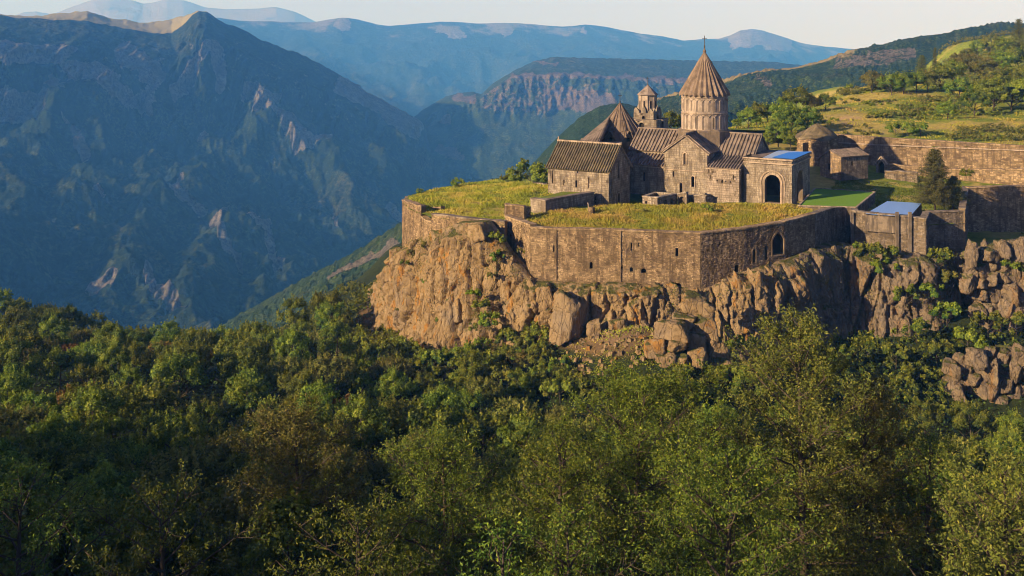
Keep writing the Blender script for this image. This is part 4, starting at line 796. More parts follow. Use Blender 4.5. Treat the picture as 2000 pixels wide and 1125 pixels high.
sg = wall_run(fb, [(1368.4, 164.02, 456, 578), (1452, 167.2, 447, 552), (1532, 171.2, 434, 530), (1591, 176, 418, 505)], 1.1, 'rubble', holes={0: [whole(1439, .85, 517, 532, 167), whole(1405, .3, 470, 480, 166)], 1: [whole(1472.5, .62, 485, 513, 169, True), whole(1496.5, .5, 479, 508, 171, True), whole(1519, 2.45, 453, 497, 171, True)]}, chk=.07)
moulding(sg[1][2], sg[1][0], whole(1519, 2.45, 453, 497, 171, True)(sg[1][0], sg[1][1]), .32, .14, 'window_surround', M['rubble'], False); moulding(sg[1][2], sg[1][0], whole(1472.5, .62, 485, 513, 169, True)(sg[1][0], sg[1][1]), .22, .12, 'window_surround', M['rubble'], False)
fc = thing('bastion_wall', 'sunlit corner bastion of pale rubble at the left end of the long terrace wall', 'wall', np.append(P2(1010, 173), -42))
wall_run(fc, [(987, 178, 422, 520), (1036.4, 169.6, 440, 560)], 1.1, 'rubble', holes={0: [whole(1000, .3, 452, 461, 175), whole(1019, .3, 463, 468, 173)]})
wall_run(fc, [(987, 190, 398, 430), (987.1, 178.1, 422, 520)], .9, 'rubble', cap=True)
fd = thing('stepped_wall', 'short raised rubble wall with stepped end above the corner bastion', 'wall', np.append(P2(1005, 180), -34))
wall_run(fd, [(987, 179.5, 401, 430), (1024, 178.3, 404, 425)], .8, 'rubble'); wall_run(fd, [(1023.5, 178.4, 405, 424), (1036, 181, 405, 420)], .7, 'rubble')
fe = thing('ruined_wall', 'ruined curving rubble wall with a broken gap round the left tip of the terrace', 'wall', np.append(P2(850, 183), -40))
wall_run(fe, [(786, 197, 391, 480), (800, 190.5, 395, 480), (823, 186.5, 402, 474)], 1.0, 'rubble', chk=.25)
wall_run(fe, [(823.2, 186.4, 424, 474), (843, 183.2, 428, 468)], 1.0, 'rubble', chk=.5); wall_run(fe, [(841, 190, 404, 432), (862, 188, 405, 428)], .9, 'rubble', chk=.3)
wall_run(fe, [(843.2, 183.2, 418, 468), (900, 178.3, 425, 452), (986, 174.7, 433, 450)], 1.0, 'rubble', chk=.12, capmat='rubble_grey')
wall_run(fe, [(797, 203, 384, 400), (786.2, 197, 391, 480)], 1.0, 'rubble', chk=.2)
fl = thing('terrace_kerb', 'low weathered stone kerb along the back edge of the left grass terrace', 'wall', np.append(P2(900, 218), -34))
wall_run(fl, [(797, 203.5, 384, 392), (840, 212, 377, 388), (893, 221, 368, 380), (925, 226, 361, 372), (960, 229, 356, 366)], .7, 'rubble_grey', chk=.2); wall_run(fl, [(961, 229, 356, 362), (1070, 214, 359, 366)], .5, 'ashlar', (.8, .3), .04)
# right-hand shaded walls
fg_ = thing('shaded_wall', 'tall shaded grey rubble wall with buttress steps below the blue court roof', 'wall', np.append(P2(1700, 183), -40))
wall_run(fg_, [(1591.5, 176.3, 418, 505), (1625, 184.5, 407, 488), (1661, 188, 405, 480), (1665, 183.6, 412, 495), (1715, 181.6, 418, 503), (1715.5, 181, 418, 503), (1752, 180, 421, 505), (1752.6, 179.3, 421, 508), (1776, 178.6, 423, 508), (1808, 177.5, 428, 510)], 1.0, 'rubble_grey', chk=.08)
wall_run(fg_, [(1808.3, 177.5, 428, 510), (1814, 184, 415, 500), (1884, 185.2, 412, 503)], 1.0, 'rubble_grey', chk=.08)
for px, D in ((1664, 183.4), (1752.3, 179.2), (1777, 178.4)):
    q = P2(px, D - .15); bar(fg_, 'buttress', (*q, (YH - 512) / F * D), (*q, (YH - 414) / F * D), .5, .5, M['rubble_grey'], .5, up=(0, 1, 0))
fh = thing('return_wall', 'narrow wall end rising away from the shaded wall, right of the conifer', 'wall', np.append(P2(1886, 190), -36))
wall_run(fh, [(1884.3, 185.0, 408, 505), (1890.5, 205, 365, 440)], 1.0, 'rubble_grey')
fi = thing('right_wall', 'broad brown rubble wall with dark foot at the right edge', 'wall', np.append(P2(1950, 200), -36))
wall_run(fi, [(1890.8, 203, 367, 462), (1950, 203.5, 365, 462), (2080, 205, 362, 464)], 1.2, 'rubble', chk=.1)
# long enclosing wall below the hillside
fj = thing('enclosing_wall', 'long sunlit enclosure wall with pale ledge below the dry hillside', 'wall', np.append(P2(1800, 236), -30))
sg = wall_run(fj, [(1630, 244, 263, 330), (1700, 239.5, 268, 336), (1800, 237, 274, 340), (1900, 233, 280, 346), (2010, 227.5, 286, 356), (2120, 224, 292, 360)], 1.2, 'rubble', (.7, .4), .08)
for i, (fr, L, w_) in enumerate(sg): bar(w_, 'ledge', fr.w(0, fr.o[2] + (YH - (278 + 4.0 * i)) / F * fr.o[1], .1), fr.w(L, (YH - (282 + 4.0 * i)) / F * (fr.o[1] + fr.d[1] * L), .1), .5, .24, M['trim'], .9)
fk = thing('lower_wall', 'lower pinkish rubble wall in front of the long enclosure wall, behind the conifer', 'wall', np.append(P2(1850, 226), -33))
wall_run(fk, [(1735, 231, 321, 352), (1800, 229, 325, 356), (1880, 224, 332, 366), (2010, 216, 330, 372), (2100, 214, 332, 372)], 1.2, 'rubble', (.7, .4), .12, chk=.3)
fm = thing('retaining_wall', 'rough rubble retaining wall right of the pointed gateway', 'wall', np.append(P2(1760, 224), -33))
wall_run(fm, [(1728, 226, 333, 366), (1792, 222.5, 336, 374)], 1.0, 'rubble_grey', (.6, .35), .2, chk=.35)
fn = thing('gateway', 'small pointed stone gateway set against the long enclosure wall', 'gate', np.append(P2(1722, 230), -34))
q0, q1 = P2(1711, 232), P2(1737, 229.5); L = np.linalg.norm(q1 - q0); fr = Frame(q0, (q1 - q0) / L, np.array([(q1 - q0)[1], -(q1 - q0)[0]]) / L)
zg = lambda py: (YH - py) / F * 231
gh = arch_hole(L * .42, 1.5, zg(347), zg(314), True); go_ = [(0, zg(352)), (L * .84, zg(352)), (L * .84, zg(320)), (L * .42, zg(305)), (0, zg(320))]
gw = panel(fn, 'wall', fr, go_, [gh], 1.0, M['mortar'], .7, 'doorway'); masonry(fn, fr, go_, [gh], (.5, .3), .04, M['ashlar'])
moulding(gw, fr, gh, .22, .12, 'arch_moulding')
for a, b in (((0, 320), (L * .42, 305)), ((L * .42, 305), (L * .84, 320))): bar(gw, 'gable_cornice', fr.w(a[0], zg(a[1]), .05), fr.w(b[0], zg(b[1]), .05), .5, .26, M['trim'])
# little house below the dome-roofed chapel
lh0 = P2(1602, 226); lhD = 226.0; ho_ = thing('cottage', 'small stone cottage with patched slab gable roof beside the long wall', 'house', (lh0[0], lh0[1], -33))
def zh(py, D=226.0): return (YH - py) / F * D
ux = P2(1643, 220) - lh0; WA = np.linalg.norm(ux); ux /= WA; vy = np.array([-ux[1], ux[0]]); nf = np.array([ux[1], -ux[0]])
fr = Frame(lh0, ux, nf); go_ = [(0, zh(345)), (WA, zh(345)), (WA, zh(303, 221)), (WA * .48, zh(290)), (0, zh(306))]; wh = [(2.45, zh(328)), (3.15, zh(328)), (3.15, zh(317)), (2.45, zh(317))]
panel(ho_, 'gable_wall', fr, go_, [wh], .6, M['ashlar_back'], .4); masonry(ho_, fr, go_, [wh], ST, .04, M['rubble'])
LB = 7.5; fs_ = Frame(lh0 + ux * WA, vy, ux); so_ = [(0, zh(345)), (LB, zh(345)), (LB, zh(303, 221)), (0, zh(303, 221))]; sh2 = [(2.8, zh(318)), (3.3, zh(318)), (3.3, zh(310)), (2.8, zh(310))]
panel(ho_, 'wall', fs_, so_, [sh2], .6, M['ashlar_back'], .4); masonry(ho_, fs_, so_, [sh2], ST, .05, M['rubble_grey'])
def B3(a, b, z): q = lh0 + ux * a + vy * b; return np.array([q[0], q[1], z])
ribbed_roof(ho_, B3(WA + .4, -.3, zh(303, 221) - .2), B3(WA + .4, LB + .3, zh(303, 221) - .2), B3(WA * .48, LB + .3, zh(290) + .15), B3(WA * .48, -.3, zh(290) + .15), M['roof_stone'], 9, w=.16, h=.1)
ribbed_roof(ho_, B3(-.4, -.3, zh(306) - .25), B3(-.4, LB + .3, zh(306) - .25), B3(WA * .48, LB + .3, zh(290) + .15), B3(WA * .48, -.3, zh(290) + .15), M['roof_stone'], 7, w=.16, h=.1)
# domed ruin with a grassy cone roof
Yd = 238.0; dcx = np.array([(1596 - 1000) / F * Yd, Yd]); dr = thing('domed_chapel', 'ruined round chapel with earth-covered cone roof behind the cottage', 'chapel', (dcx[0], dcx[1], -33)); zq = lambda py: (YH - py) / F * Yd
V, Fc = ring_cyl(dcx, [4.75, 4.7, 4.65], [zq(335), zq(300), zq(268)], 8, ph=.2); part('wall', V, Fc, M['mortar'], dr, {'v': [.5] * len(V)})
for k in range(8):
    a = .2 + 2 * math.pi * (k + .5) / 8; m_ = np.array([math.cos(a), math.sin(a)]); tn = np.array([-m_[1], m_[0]]); hw = 4.75 * math.sin(math.pi / 8); masonry(dr, Frame(dcx + m_ * 4.75 * math.cos(math.pi / 8), tn, m_), [(-hw, zq(330)), (hw, zq(330)), (hw, zq(268)), (-hw, zq(268))], [], ST, .10, M['rubble'])
nn = 40; V = []; ts = np.linspace(0, 1, 9)
for k in range(nn):
    for t in ts:
        a = 2 * math.pi * k / nn; r = 4.95 * (1 - t) ** .80; r *= 1 + .05 * math.sin(3 * a + 5 * t); V.append((dcx[0] + r * math.cos(a), dcx[1] + r * math.sin(a), zq(269) + (zq(241) - zq(269)) * t + .35 * math.sin(5 * a + 7 * t) * (1 - t) + random.uniform(-.12, .12)))
part('earth_roof', V, gridfaces(nn, 9, True), M['roof_brown'], dr, {'v': RG.uniform(0, 1, len(V))}, False)
sh_ = thing('side_buttress_house', 'low sloping stone annexe left of the domed chapel', 'annexe', np.append(P2(1562, 236), -33))
q0, q1 = P2(1546, 236), P2(1568, 233.5); L = np.linalg.norm(q1 - q0); fr = Frame(q0, (q1 - q0) / L, np.array([(q1 - q0)[1], -(q1 - q0)[0]]) / L); ou = [(0, zq(330)), (L, zq(330)), (L, zq(275)), (0, zq(300))]
panel(sh_, 'wall', fr, ou, [], 4, M['mortar']); masonry(sh_, fr, ou, [], ST, .08, M['rubble'])
# small flat lawn roof with kerb, and the pale blue court roof
gr = thing('green_roof', 'flat bright green lawn roof with thin stone kerb right of the porch', 'roof', np.append(P2(1640, 196), -34))
Q = [np.array(P(px, py, D)) for px, py, D in ((1563, 402, 188), (1672, 406, 186.2), (1709, 374, 204), (1592, 367, 208))]
zt_ = -33.1
Q = [np.array([(px - 1000) / F * hz_at(py, zt_), hz_at(py, zt_), zt_]) for px, py in ((1560, 402), (1672, 405), (1709, 375), (1592, 368))]
m = MB().hexa([q - [0, 0, 3.5] for q in Q], [q - [0, 0, .12] for q in Q]); part('wall', m.V(), m.f, M['rubble_grey'], gr, {'v': RG.uniform(0, 1, 8)})
m = MB().hexa([q - [0, 0, .10] for q in Q], Q); part('lawn', m.V(), m.f, M['lawn'], gr)
for i in range(4):
    a, b = Q[i], Q[(i + 1) % 4]; n = max(3, int(np.linalg.norm(b - a) / 1.3))
    for k in range(n): bar(gr, 'kerb_stone', a + (b - a) * (k + .04) / n + [0, 0, .03], a + (b - a) * (k + .96) / n + [0, 0, .03], .35, .2, M['trim'], random.random())
for (i, j) in ((1, 2),):
    a, b = Q[i], Q[j]; L = np.linalg.norm((b - a)[:2]); d = (b - a)[:2] / L; masonry(gr, Frame(a[:2], d, np.array([d[1], -d[0]])), [(0, zt_ - 3.0), (L, zt_ - 3.0), (L, zt_ - .1), (0, zt_ - .1)], [], ST, .08, M['rubble_grey'])
zc_ = -33.5; Qc = [np.array([(px - 1000) / F * hz_at(py, z), hz_at(py, z), z]) for px, py, z in ((1690, 418, -33.45), (1776, 424.5, -33.4), (1800, 397, -33.4), (1733, 393, -33.4))]
cr_ = thing('court_building', 'low flat-roofed building inside the shaded wall', 'building', Qc[0] - [0, 0, 2]); m = MB().hexa([q - [0, 0, 3] for q in Qc], [q - [0, 0, .15] for q in Qc]); part('wall', m.V(), m.f, M['rubble_grey'], cr_, {'v': [.5] * 8})
sheet('tarpaulin', Qc, M['tarp_court'], 'large pale blue tarpaulin over the low building beside the conifer', 'tarpaulin', .10)
# wall with grass roof between left terrace and hall
gb_ = thing('grass_roof_store', 'long low store with plain shaded front below the left end of the hall', 'store', np.append(P2(1100, 190), -34))
wall_run(gb_, [(1036, 187, 388, 412), (1065.5, 184, 392, 413), (1160, 196, 376, 404)], 1.0, 'ashlar', (.7, .4), .03, holes={1: [whole(1131, .8, 399, 407, 191)]}, core='ashlar_back', capmat='roof_stone')
m = MB().hexa([P(1042, 410, 188), P(1066, 410, 186), P(1158, 404, 197), P(1100, 400, 200)], [P(1042, 389, 188), P(1066, 393, 186), P(1158, 377, 197), P(1100, 374, 200)]); part('turf_roof', m.V(), m.f, M['turf'], gb_, {'dry': [.2] * 8})
# roofless cell and little arcade in front of the church
ce = thing('roofless_cell', 'small roofless stone cell in front of the church, left of the little arcade', 'ruin', np.append(P2(1280, 190), -34))
wall_run(ce, [(1255, 189, 384, 402), (1284, 185.5, 386.5, 403), (1322, 190, 379, 400)], .6, 'ashlar', ST, .05, holes={0: [whole(1262, .55, 392, 398, 188)], 1: [whole(1300, .8, 390, 398, 187), whole(1312, .8, 389, 398, 188.5)]}, core='ashlar_back')
wall_run(ce, [(1322, 190.2, 379, 398), (1280, 196, 376, 395)], .5, 'ashlar', ST, .05, core='ashlar_back'); wall_run(ce, [(1280, 196, 376, 395), (1255.2, 189.4, 384, 400)], .5, 'ashlar', ST, .05, core='ashlar_back')
ar = thing('arcade', 'ruined little arcade of three arches at the foot of the church', 'arcade', np.append(P2(1350, 189), -34))
wall_run(ar, [(1323, 189.6, 378, 401), (1341, 188.3, 377, 401)], .6, 'ashlar', ST, .05, holes={0: [whole(1332, 1.25, 384, 401, 189)]}, core='ashlar_back', chk=.15)
wall_run(ar, [(1342, 190, 380, 401), (1378, 188, 380, 401)], .6, 'ashlar', ST, .05, holes={0: [whole(1350.5, 1.05, 387, 401, 189.5)]}, core='ashlar_back', chk=.4)
wall_run(ar, [(1378, 188, 380, 400), (1400, 193, 384, 398)], .6, 'ashlar', ST, .05, core='ashlar_back', chk=.3)
st_ = thing('stone_stump', 'short upright stone pillar standing in the terrace grass before the hall', 'pillar', P(1155, 418, 180))
m = MB(); q = P(1155, 418, 180)
m.tube([q, q + [0, 0, .6], q + [.05, 0, 1.25]], [.62, .66, .55], 9); m.part('pillar', M['rubble'], st_); m = MB(); m.tube([q + [-.45, .1, .2], q + [-.5, .1, 1.6], q + [-.62, .1, 2.0]], [.2, .14, .1], 6); m.part('stone_post', M['trim'], st_)

# ------------------------------------------------------------------ the cliff
stt = [(742, 240, 560, 640), (755, 209, 545, 668), (776, 196, 492, 680), (800, 189, 478, 684), (830, 183, 462, 686), (890, 176.5, 440, 690), (940, 173, 440, 695), (985, 170, 500, 698), (1036, 167.5, 555, 700), (1100, 166, 562, 700), (1200, 164.2, 562, 668), (1300, 163.8, 566, 655), (1370, 163.6, 570, 740), (1392, 164, 566, 760), (1450, 164.5, 546, 750), (1520, 168.3, 524, 740), (1590, 172.8, 498, 705), (1640, 179, 482, 690), (1700, 178, 495, 685), (1760, 176, 502, 685), (1808, 175.5, 506, 680), (1850, 183, 498, 650), (1885, 182, 498, 645), (1930, 178, 482, 655), (1980, 176, 478, 660), (2060, 176, 478, 660), (2200, 178, 480, 660)]
S_ = np.array(stt, float)
pth = np.array([P2(a[0], a[1]) for a in stt]); cum = np.r_[0, np.cumsum(np.linalg.norm(np.diff(pth, axis=0), axis=1))]
def cliff_at(s, t):
    """point and outward normal at path length s, t = 0 top .. 1 bottom"""
    x = np.interp(s, cum, pth[:, 0]); y = np.interp(s, cum, pth[:, 1]); zt = np.interp(s, cum, (YH - S_[:, 2]) / F * S_[:, 1]) + .5; zb = np.interp(s, cum, (YH - S_[:, 3]) / F * S_[:, 1]) - 3
    e = 1.6; dx = np.interp(s + e, cum, pth[:, 0]) - np.interp(s - e, cum, pth[:, 0]); dy = np.interp(s + e, cum, pth[:, 1]) - np.interp(s - e, cum, pth[:, 1]); l = np.hypot(dx, dy) + 1e-9
    nx, ny = dy / l, -dx / l; z = zt + (zb - zt) * t; push = 2.6 * np.clip(t, 0, 1) ** 1.2
    return np.stack([x + nx * push, y + ny * push, z], -1), np.stack([nx, ny, 0 * nx], -1), zt - zb
nu, nv = 900, 120
s = np.repeat(np.linspace(0, cum[-1], nu)[:, None], nv, 1); t = np.repeat(np.linspace(-.12, 1.05, nv)[None], nu, 0)
Pc, Nc, Hc = cliff_at(s, np.clip(t, 0, 1)); zz = Pc[..., 2]
wx = s + 1.1 * fbm(s / 5, zz / 9, 4, 3); wz = zz + 1.5 * fbm(s / 6, zz / 6, 3, 4)
left = smooth(62, 48, s)          # left part: rounder, broken blocks; right part: long columns
d1, d2, cc = vor(wx / 2.6, wz / 9.5, 11, .95); e1, e2, ec = vor(wx / 2.0 + 31, wz / 4.2, 12, .95); f1, f2, fc2 = vor(wx / .9, wz / 1.6, 13)
colu = np.clip((d2 - d1) * 5, 0, 1) ** .5 * 1.5 + (cc - .5) * 2.2; blk = np.clip((e2 - e1) * 4.5, 0, 1) ** .5 * 1.3 + (ec - .5) * 2.0
dp = colu * (1 - .6 * left) + blk * (.3 + .7 * left) + .30 * np.sqrt(np.clip((f2 - f1) * 2.5, 0, 1)) + 1.1 * fbm(s / 1.5, zz / 3.2, 6, 8, .66) + 1.3 * fbm(s / 14, zz / 12, 3, 2)
dp = dp * smooth(-.02, .10, t) - .6; dp = np.where(t < 0, -1.5 - 9 * (-t), dp)
Vc = Pc + Nc * dp[..., None]
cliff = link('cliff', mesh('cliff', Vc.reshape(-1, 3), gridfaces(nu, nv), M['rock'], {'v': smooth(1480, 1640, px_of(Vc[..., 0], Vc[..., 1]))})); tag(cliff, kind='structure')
ROOT[cliff.name] = np.zeros(3)
# loose rock shapes
def rock_mesh(seed, n=15, sub=4, box=.55, crack=.10):
    import bmesh
    bm = bmesh.new(); bmesh.ops.create_icosphere(bm, subdivisions=sub, radius=1); V = np.array([v.co[:] for v in bm.verts]); Fc = np.array([[v.index for v in f.verts] for f in bm.faces]); bm.free()
    r = np.random.default_rng(seed); N = r.normal(size=(n, 3)); N[:6] = np.vstack([np.eye(3), -np.eye(3)]) + r.normal(size=(6, 3)) * .16; N /= np.linalg.norm(N, axis=1)[:, None]; dd = r.uniform(.82, 1.12, n); dd[:6] = r.uniform(.72, .9, 6)
    D = V @ N.T; rr = dd[None] / np.maximum(D, .08); k = 26.0; rad = (np.sum(rr ** -k, 1)) ** (-1 / k)
    q = V * rad[:, None]; o = seed * 7.3
    q = q * (1 + .20 * fbm3(q * 1.5 + o, 4, seed)[:, None] + .09 * fbm3(q * 4.5 + o, 5, seed + 2)[:, None] - crack * (1 - np.clip(np.abs(n3(q * 2.2 + o, seed + 9)) * 6, 0, 1))[:, None])
    return mesh('rock', q, Fc, M['rock'])
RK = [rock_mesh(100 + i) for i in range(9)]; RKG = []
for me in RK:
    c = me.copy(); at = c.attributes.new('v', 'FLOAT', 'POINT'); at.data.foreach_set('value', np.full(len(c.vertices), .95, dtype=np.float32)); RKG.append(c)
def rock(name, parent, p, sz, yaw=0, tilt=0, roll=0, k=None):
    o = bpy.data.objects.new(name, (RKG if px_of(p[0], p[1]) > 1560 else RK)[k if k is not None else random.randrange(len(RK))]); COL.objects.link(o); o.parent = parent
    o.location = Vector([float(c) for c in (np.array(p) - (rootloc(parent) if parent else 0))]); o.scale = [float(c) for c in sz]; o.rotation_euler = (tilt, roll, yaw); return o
s = 3.0
while s < cum[-1] - 8:
    w = random.uniform(1.9, 3.4); (p0, n0, H) = cliff_at(s + w / 2, 0.0); H = float(H); pxs = px_of(p0[0], p0[1])
    lf = pxs < 1090; z = 0.0; yaw = math.atan2(n0[1], n0[0]) + math.pi / 2
    if pxs < 1830 or True:
        while z < H - 1.5:
            h = min(random.uniform(2.5, 6.0) if lf else random.uniform(4.0, 11.0), H - z + 1)
            if random.random() < (.55 if lf else .60):
                p, n, _ = cliff_at(s + w / 2 + random.uniform(-.4, .4), (z + h / 2) / H); out = random.uniform(-.9, .7) if lf else random.uniform(-1.1, .1)
                rock('rock_column' if h > 5 else 'rock_block', cliff, p + n * out, (w * .56, random.uniform(1.2, 1.9), h * .55), yaw + random.uniform(-.4, .4), random.uniform(-.08, .1), random.uniform(-.10, .10))
            z += h * .93
    s += w * .93
# pile of boulders at the corner of the wall, and the largest blocks one can point at
bp = [(1358, 596, 157, 2.7, 1.7, 'large flat-topped orange block, topmost of the pile under the wall corner'), (1338, 628, 155, 2.0, 1.3, 'pale slab wedged left of the corner column of boulders'), (1372, 640, 155, 2.2, 1.9, 'big rounded boulder, second from the top under the wall corner'), (1312, 645, 153, 2.6, 1.7, 'broad leaning boulder on the left shoulder of the boulder pile'), (1358, 668, 153.5, 1.9, 1.5, 'boulder with a bright orange lichen face in the middle of the pile'),
      (1318, 672, 151.5, 1.7, 1.1, 'small flat boulder below the broad leaning one'), (1277, 681, 151.5, 1.8, 1.6, 'round brown boulder alone at the left foot of the pile'), (1300, 703, 150.5, 1.6, 1.3, 'low boulder half hidden in bushes at the left foot of the pile'), (1361, 703, 151, 1.8, 2.0, 'upright orange boulder low in the pile'), (1397, 688, 154, 1.6, 2.6, 'tall grey boulder at the right side of the pile'), (1412, 724, 152.5, 2.0, 2.2, 'large orange-streaked boulder at the very bottom of the pile'),
      (1433, 700, 155, 1.3, 1.7, 'narrow orange block right of the lowest boulder'), (1462, 695, 158, 1.9, 1.7, 'square block at the cliff foot right of the boulder pile'), (1111, 620, 161.5, 2.7, 3.9, 'huge pale grey egg-shaped boulder leaning on the cliff under the wall'), (1160, 640, 160, 1.4, 1.5, 'small round boulder below the second cliff column'), (1203, 638, 160, 1.5, 1.3, 'small rounded boulder on the grassy ledge'), (1330, 705, 150.5, 1.2, 1.0, 'small dark boulder between two larger ones at the pile foot'), (1385, 752, 149, 1.3, 1.2, 'lone boulder sunk among bushes below the pile')]
for i, (px, py, D, a, h, lab) in enumerate(bp):
    o = rock('boulder', None, P(px, py, D - (0 if px < 1210 else 2.6)), (a, a * .85, h), random.uniform(-.5, .5), random.uniform(-.15, .15), random.uniform(-.2, .2), i % 9); tag(o, lab, 'boulder', 'boulders under the wall corner')
# outcrops on the right
oc = thing('rock_outcrop', 'broken grey cliff band low at the right edge below the dark bushes', 'rock', P(1930, 760, 158)); 
for px in range(1856, 2120, 19):
    for py in range(700, 860, 30):
        rock('rock_block', oc, P(px + random.uniform(-8, 8), py + random.uniform(-8, 8) + max(0, 1900 - px) * .5, 159 + random.uniform(-1.5, 1.5)), (random.uniform(1.0, 1.9), 1.3, random.uniform(1.1, 2.3)), random.uniform(-1, 1), random.uniform(-.2, .2), random.uniform(-.2, .2))
oc2 = thing('rock_outcrop', 'sunlit jumble of rocks under the broad wall at the right edge', 'rock', P(1950, 560, 175))
for px in range(1895, 2120, 21):
    for py in range(490, 640, 28):
        if px < 1910 and py > 560: continue
        rock('rock_block', oc2, P(px + random.uniform(-8, 8), py + random.uniform(-8, 8) + max(0, 1960 - px) * .1, 174.5 + random.uniform(-1.5, 1.0)), (random.uniform(1.0, 2.0), 1.3, random.uniform(1.1, 2.4)), random.uniform(-1, 1), random.uniform(-.2, .2), random.uniform(-.2, .2))
# sloping earth bank under the right wall
m = layer('earth_bank', M['turf'], 1880, 2120, 40, 14, [(0, [(1880, 500, 178), (2120, 498, 175)]), (1, [(1880, 452, 203), (2120, 452, 206)])], lambda X, Y, Z, v, PX, PY: (.4 * fbm(X / 3, Y / 3, 3, 4), 0 * X), {'dry': lambda X, Y, Z, v, PX, PY: .45 + 0 * X})
# ------------------------------------------------------------------ foliage
def leaves(C, N, size, rs, asp=.5, spread=1.0):
    """one folded diamond per leaf: C centres, N preferred facing"""
    n = len(C); d = rs.normal(size=(n, 3)); d /= np.linalg.norm(d, axis=1)[:, None]
    f = N + rs.normal(size=(n, 3)) * spread; f /= np.linalg.norm(f, axis=1)[:, None]
    t = np.cross(f, d); t /= np.linalg.norm(t, axis=1)[:, None] + 1e-9; b = np.cross(f, t)
    l = size * rs.uniform(.6, 1.3, n)[:, None]; w = l * asp
    V = np.stack([C - t * l * .5, C + b * w * .5 + f * l * .08, C + t * l * .5, C - b * w * .5 + f * l * .08], 1).reshape(-1, 3)
    return V, np.arange(4 * n).reshape(n, 4)
def crown_cloud(seed, R, H, nlobe, nleaf, size, z0=0.0, flat=1.0, asp=.6, shoots=0):
    """crown built of many leafy lobes on an uneven outline; leaves concentrated near the lobe surfaces"""
    r = np.random.default_rng(seed); cs, rad = [], []
    for k in range(nlobe):
        u = r.uniform(0, 1) ** .6; a = r.uniform(0, 2 * math.pi); el = math.asin(r.uniform(-.45, 1)); q = np.array([math.cos(el) * math.cos(a), math.cos(el) * math.sin(a), math.sin(el)])
        c = q * np.array([R, R, H / 2 * flat]) * (.55 + .36 * u); cs.append(c + [0, 0, z0 + H / 2]); rad.append(R * r.uniform(.17, .33))
    cs, rad = np.array(cs), np.array(rad); w = rad ** 2; idx = r.choice(nlobe, nleaf, p=w / w.sum())
    q = r.normal(size=(nleaf, 3)); q /= np.linalg.norm(q, axis=1)[:, None]; q[:, 2] = np.abs(q[:, 2]) * .9 + q[:, 2] * .1; q[:, 2] -= .25
    rr = rad[idx] * (1 - .25 * r.uniform(0, 1, nleaf) ** 2); lump = 1 + .28 * fbm3(cs[idx] * .7 + q * 2.2, 2, seed)
    C = cs[idx] + q * (rr * lump)[:, None]; cdir = cs[idx] - [0, 0, z0 + H / 2]; N = q * .9 + cdir / (np.linalg.norm(cdir, axis=1)[:, None] + .1) * .4 + [0, 0, .2]
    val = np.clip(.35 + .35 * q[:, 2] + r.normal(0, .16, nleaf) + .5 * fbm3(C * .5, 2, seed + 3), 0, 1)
    if shoots:      # upright leafy shoots breaking the outline
        k = r.choice(nlobe, shoots); qs = r.normal(size=(shoots, 3)); qs[:, 2] = np.abs(qs[:, 2]) + .35; qs /= np.linalg.norm(qs, axis=1)[:, None]
        b0 = cs[k] + qs * rad[k][:, None] * .85; L = r.uniform(.5, 1.3, shoots) * R * .16; m = 16; tt = r.uniform(0, 1, (shoots, m)); dr = qs * .5 + [0, 0, .8]
        C2 = (b0[:, None] + dr[:, None] * (L[:, None] * tt)[..., None] + r.normal(size=(shoots, m, 3)) * (size * .45 * (1.2 - tt))[..., None]).reshape(-1, 3)
        C = np.vstack([C, C2]); N = np.vstack([N, np.repeat(qs, m, 0)]); val = np.r_[val, np.clip(r.normal(.72, .16, len(C2)), 0, 1)]
    V, Fc = leaves(C, N, size, r, asp, .42); return V, Fc, np.repeat(val, 4)
def limb_mesh(seed, H, R, nl=7, z0=.0, tr=.16, top=.75):
    r = np.random.default_rng(seed + 500); m = MB(); ben = r.uniform(-.3, .3, 2)
    trunk = [np.array([ben[0] * (t ** 2) * R * .5, ben[1] * t * R * .5, z0 + H * top * t]) for t in np.linspace(0, 1, 6)]; m.tube(trunk, np.linspace(tr, tr * .3, 6), 7)
    for k in range(nl):
        t = r.uniform(.25, .95); b = trunk[min(5, int(t * 5))]; a = r.uniform(0, 2 * math.pi); L = R * r.uniform(.5, .85); q = np.array([math.cos(a), math.sin(a), r.uniform(.4, 1.0)])
        m.tube([b, b + q * L * .45, b + q * L + np.array([0, 0, L * .15])], [tr * .5, tr * .3, tr * .1], 5)
    return m
class Kind:
    pass
def tree_kind(name, seed, R, H, trunk_h, nleaf, size, mat, lobes=16, asp=.6, shoots=60, tr=.16):
    k = Kind(); k.name = name; V, Fc, v = crown_cloud(seed, R, H, lobes, nleaf, size, trunk_h, 1.0, asp, shoots)
    k.crown = mesh('crown', V, Fc, M[mat], {'v': v}); m = limb_mesh(seed, H + trunk_h, R, 7, 0, tr); k.trunk = mesh('trunk', m.V(), m.f, M['bark']); k.R = R; k.H = H + trunk_h; return k
def plant(k, p, s, lab, cat, group, name=None, sz=None, zsink=0.0, yaw=None):
    """Empty at the foot with its own trunk and crown"""
    p = np.array([float(c) for c in p]); o = bpy.data.objects.new(name or k.name, None); COL.objects.link(o); o.location = p; ROOT[o.name] = p; tag(o, lab, cat, group)
    o.rotation_euler = (0, 0, random.uniform(0, 6.28) if yaw is None else yaw); o.scale = (s, s, (sz or s)); o.empty_display_size = .3
    for n, me in (('trunk', k.trunk), ('crown', k.crown)):
        if me: c = bpy.data.objects.new(n, me); COL.objects.link(c); c.parent = o
    return o
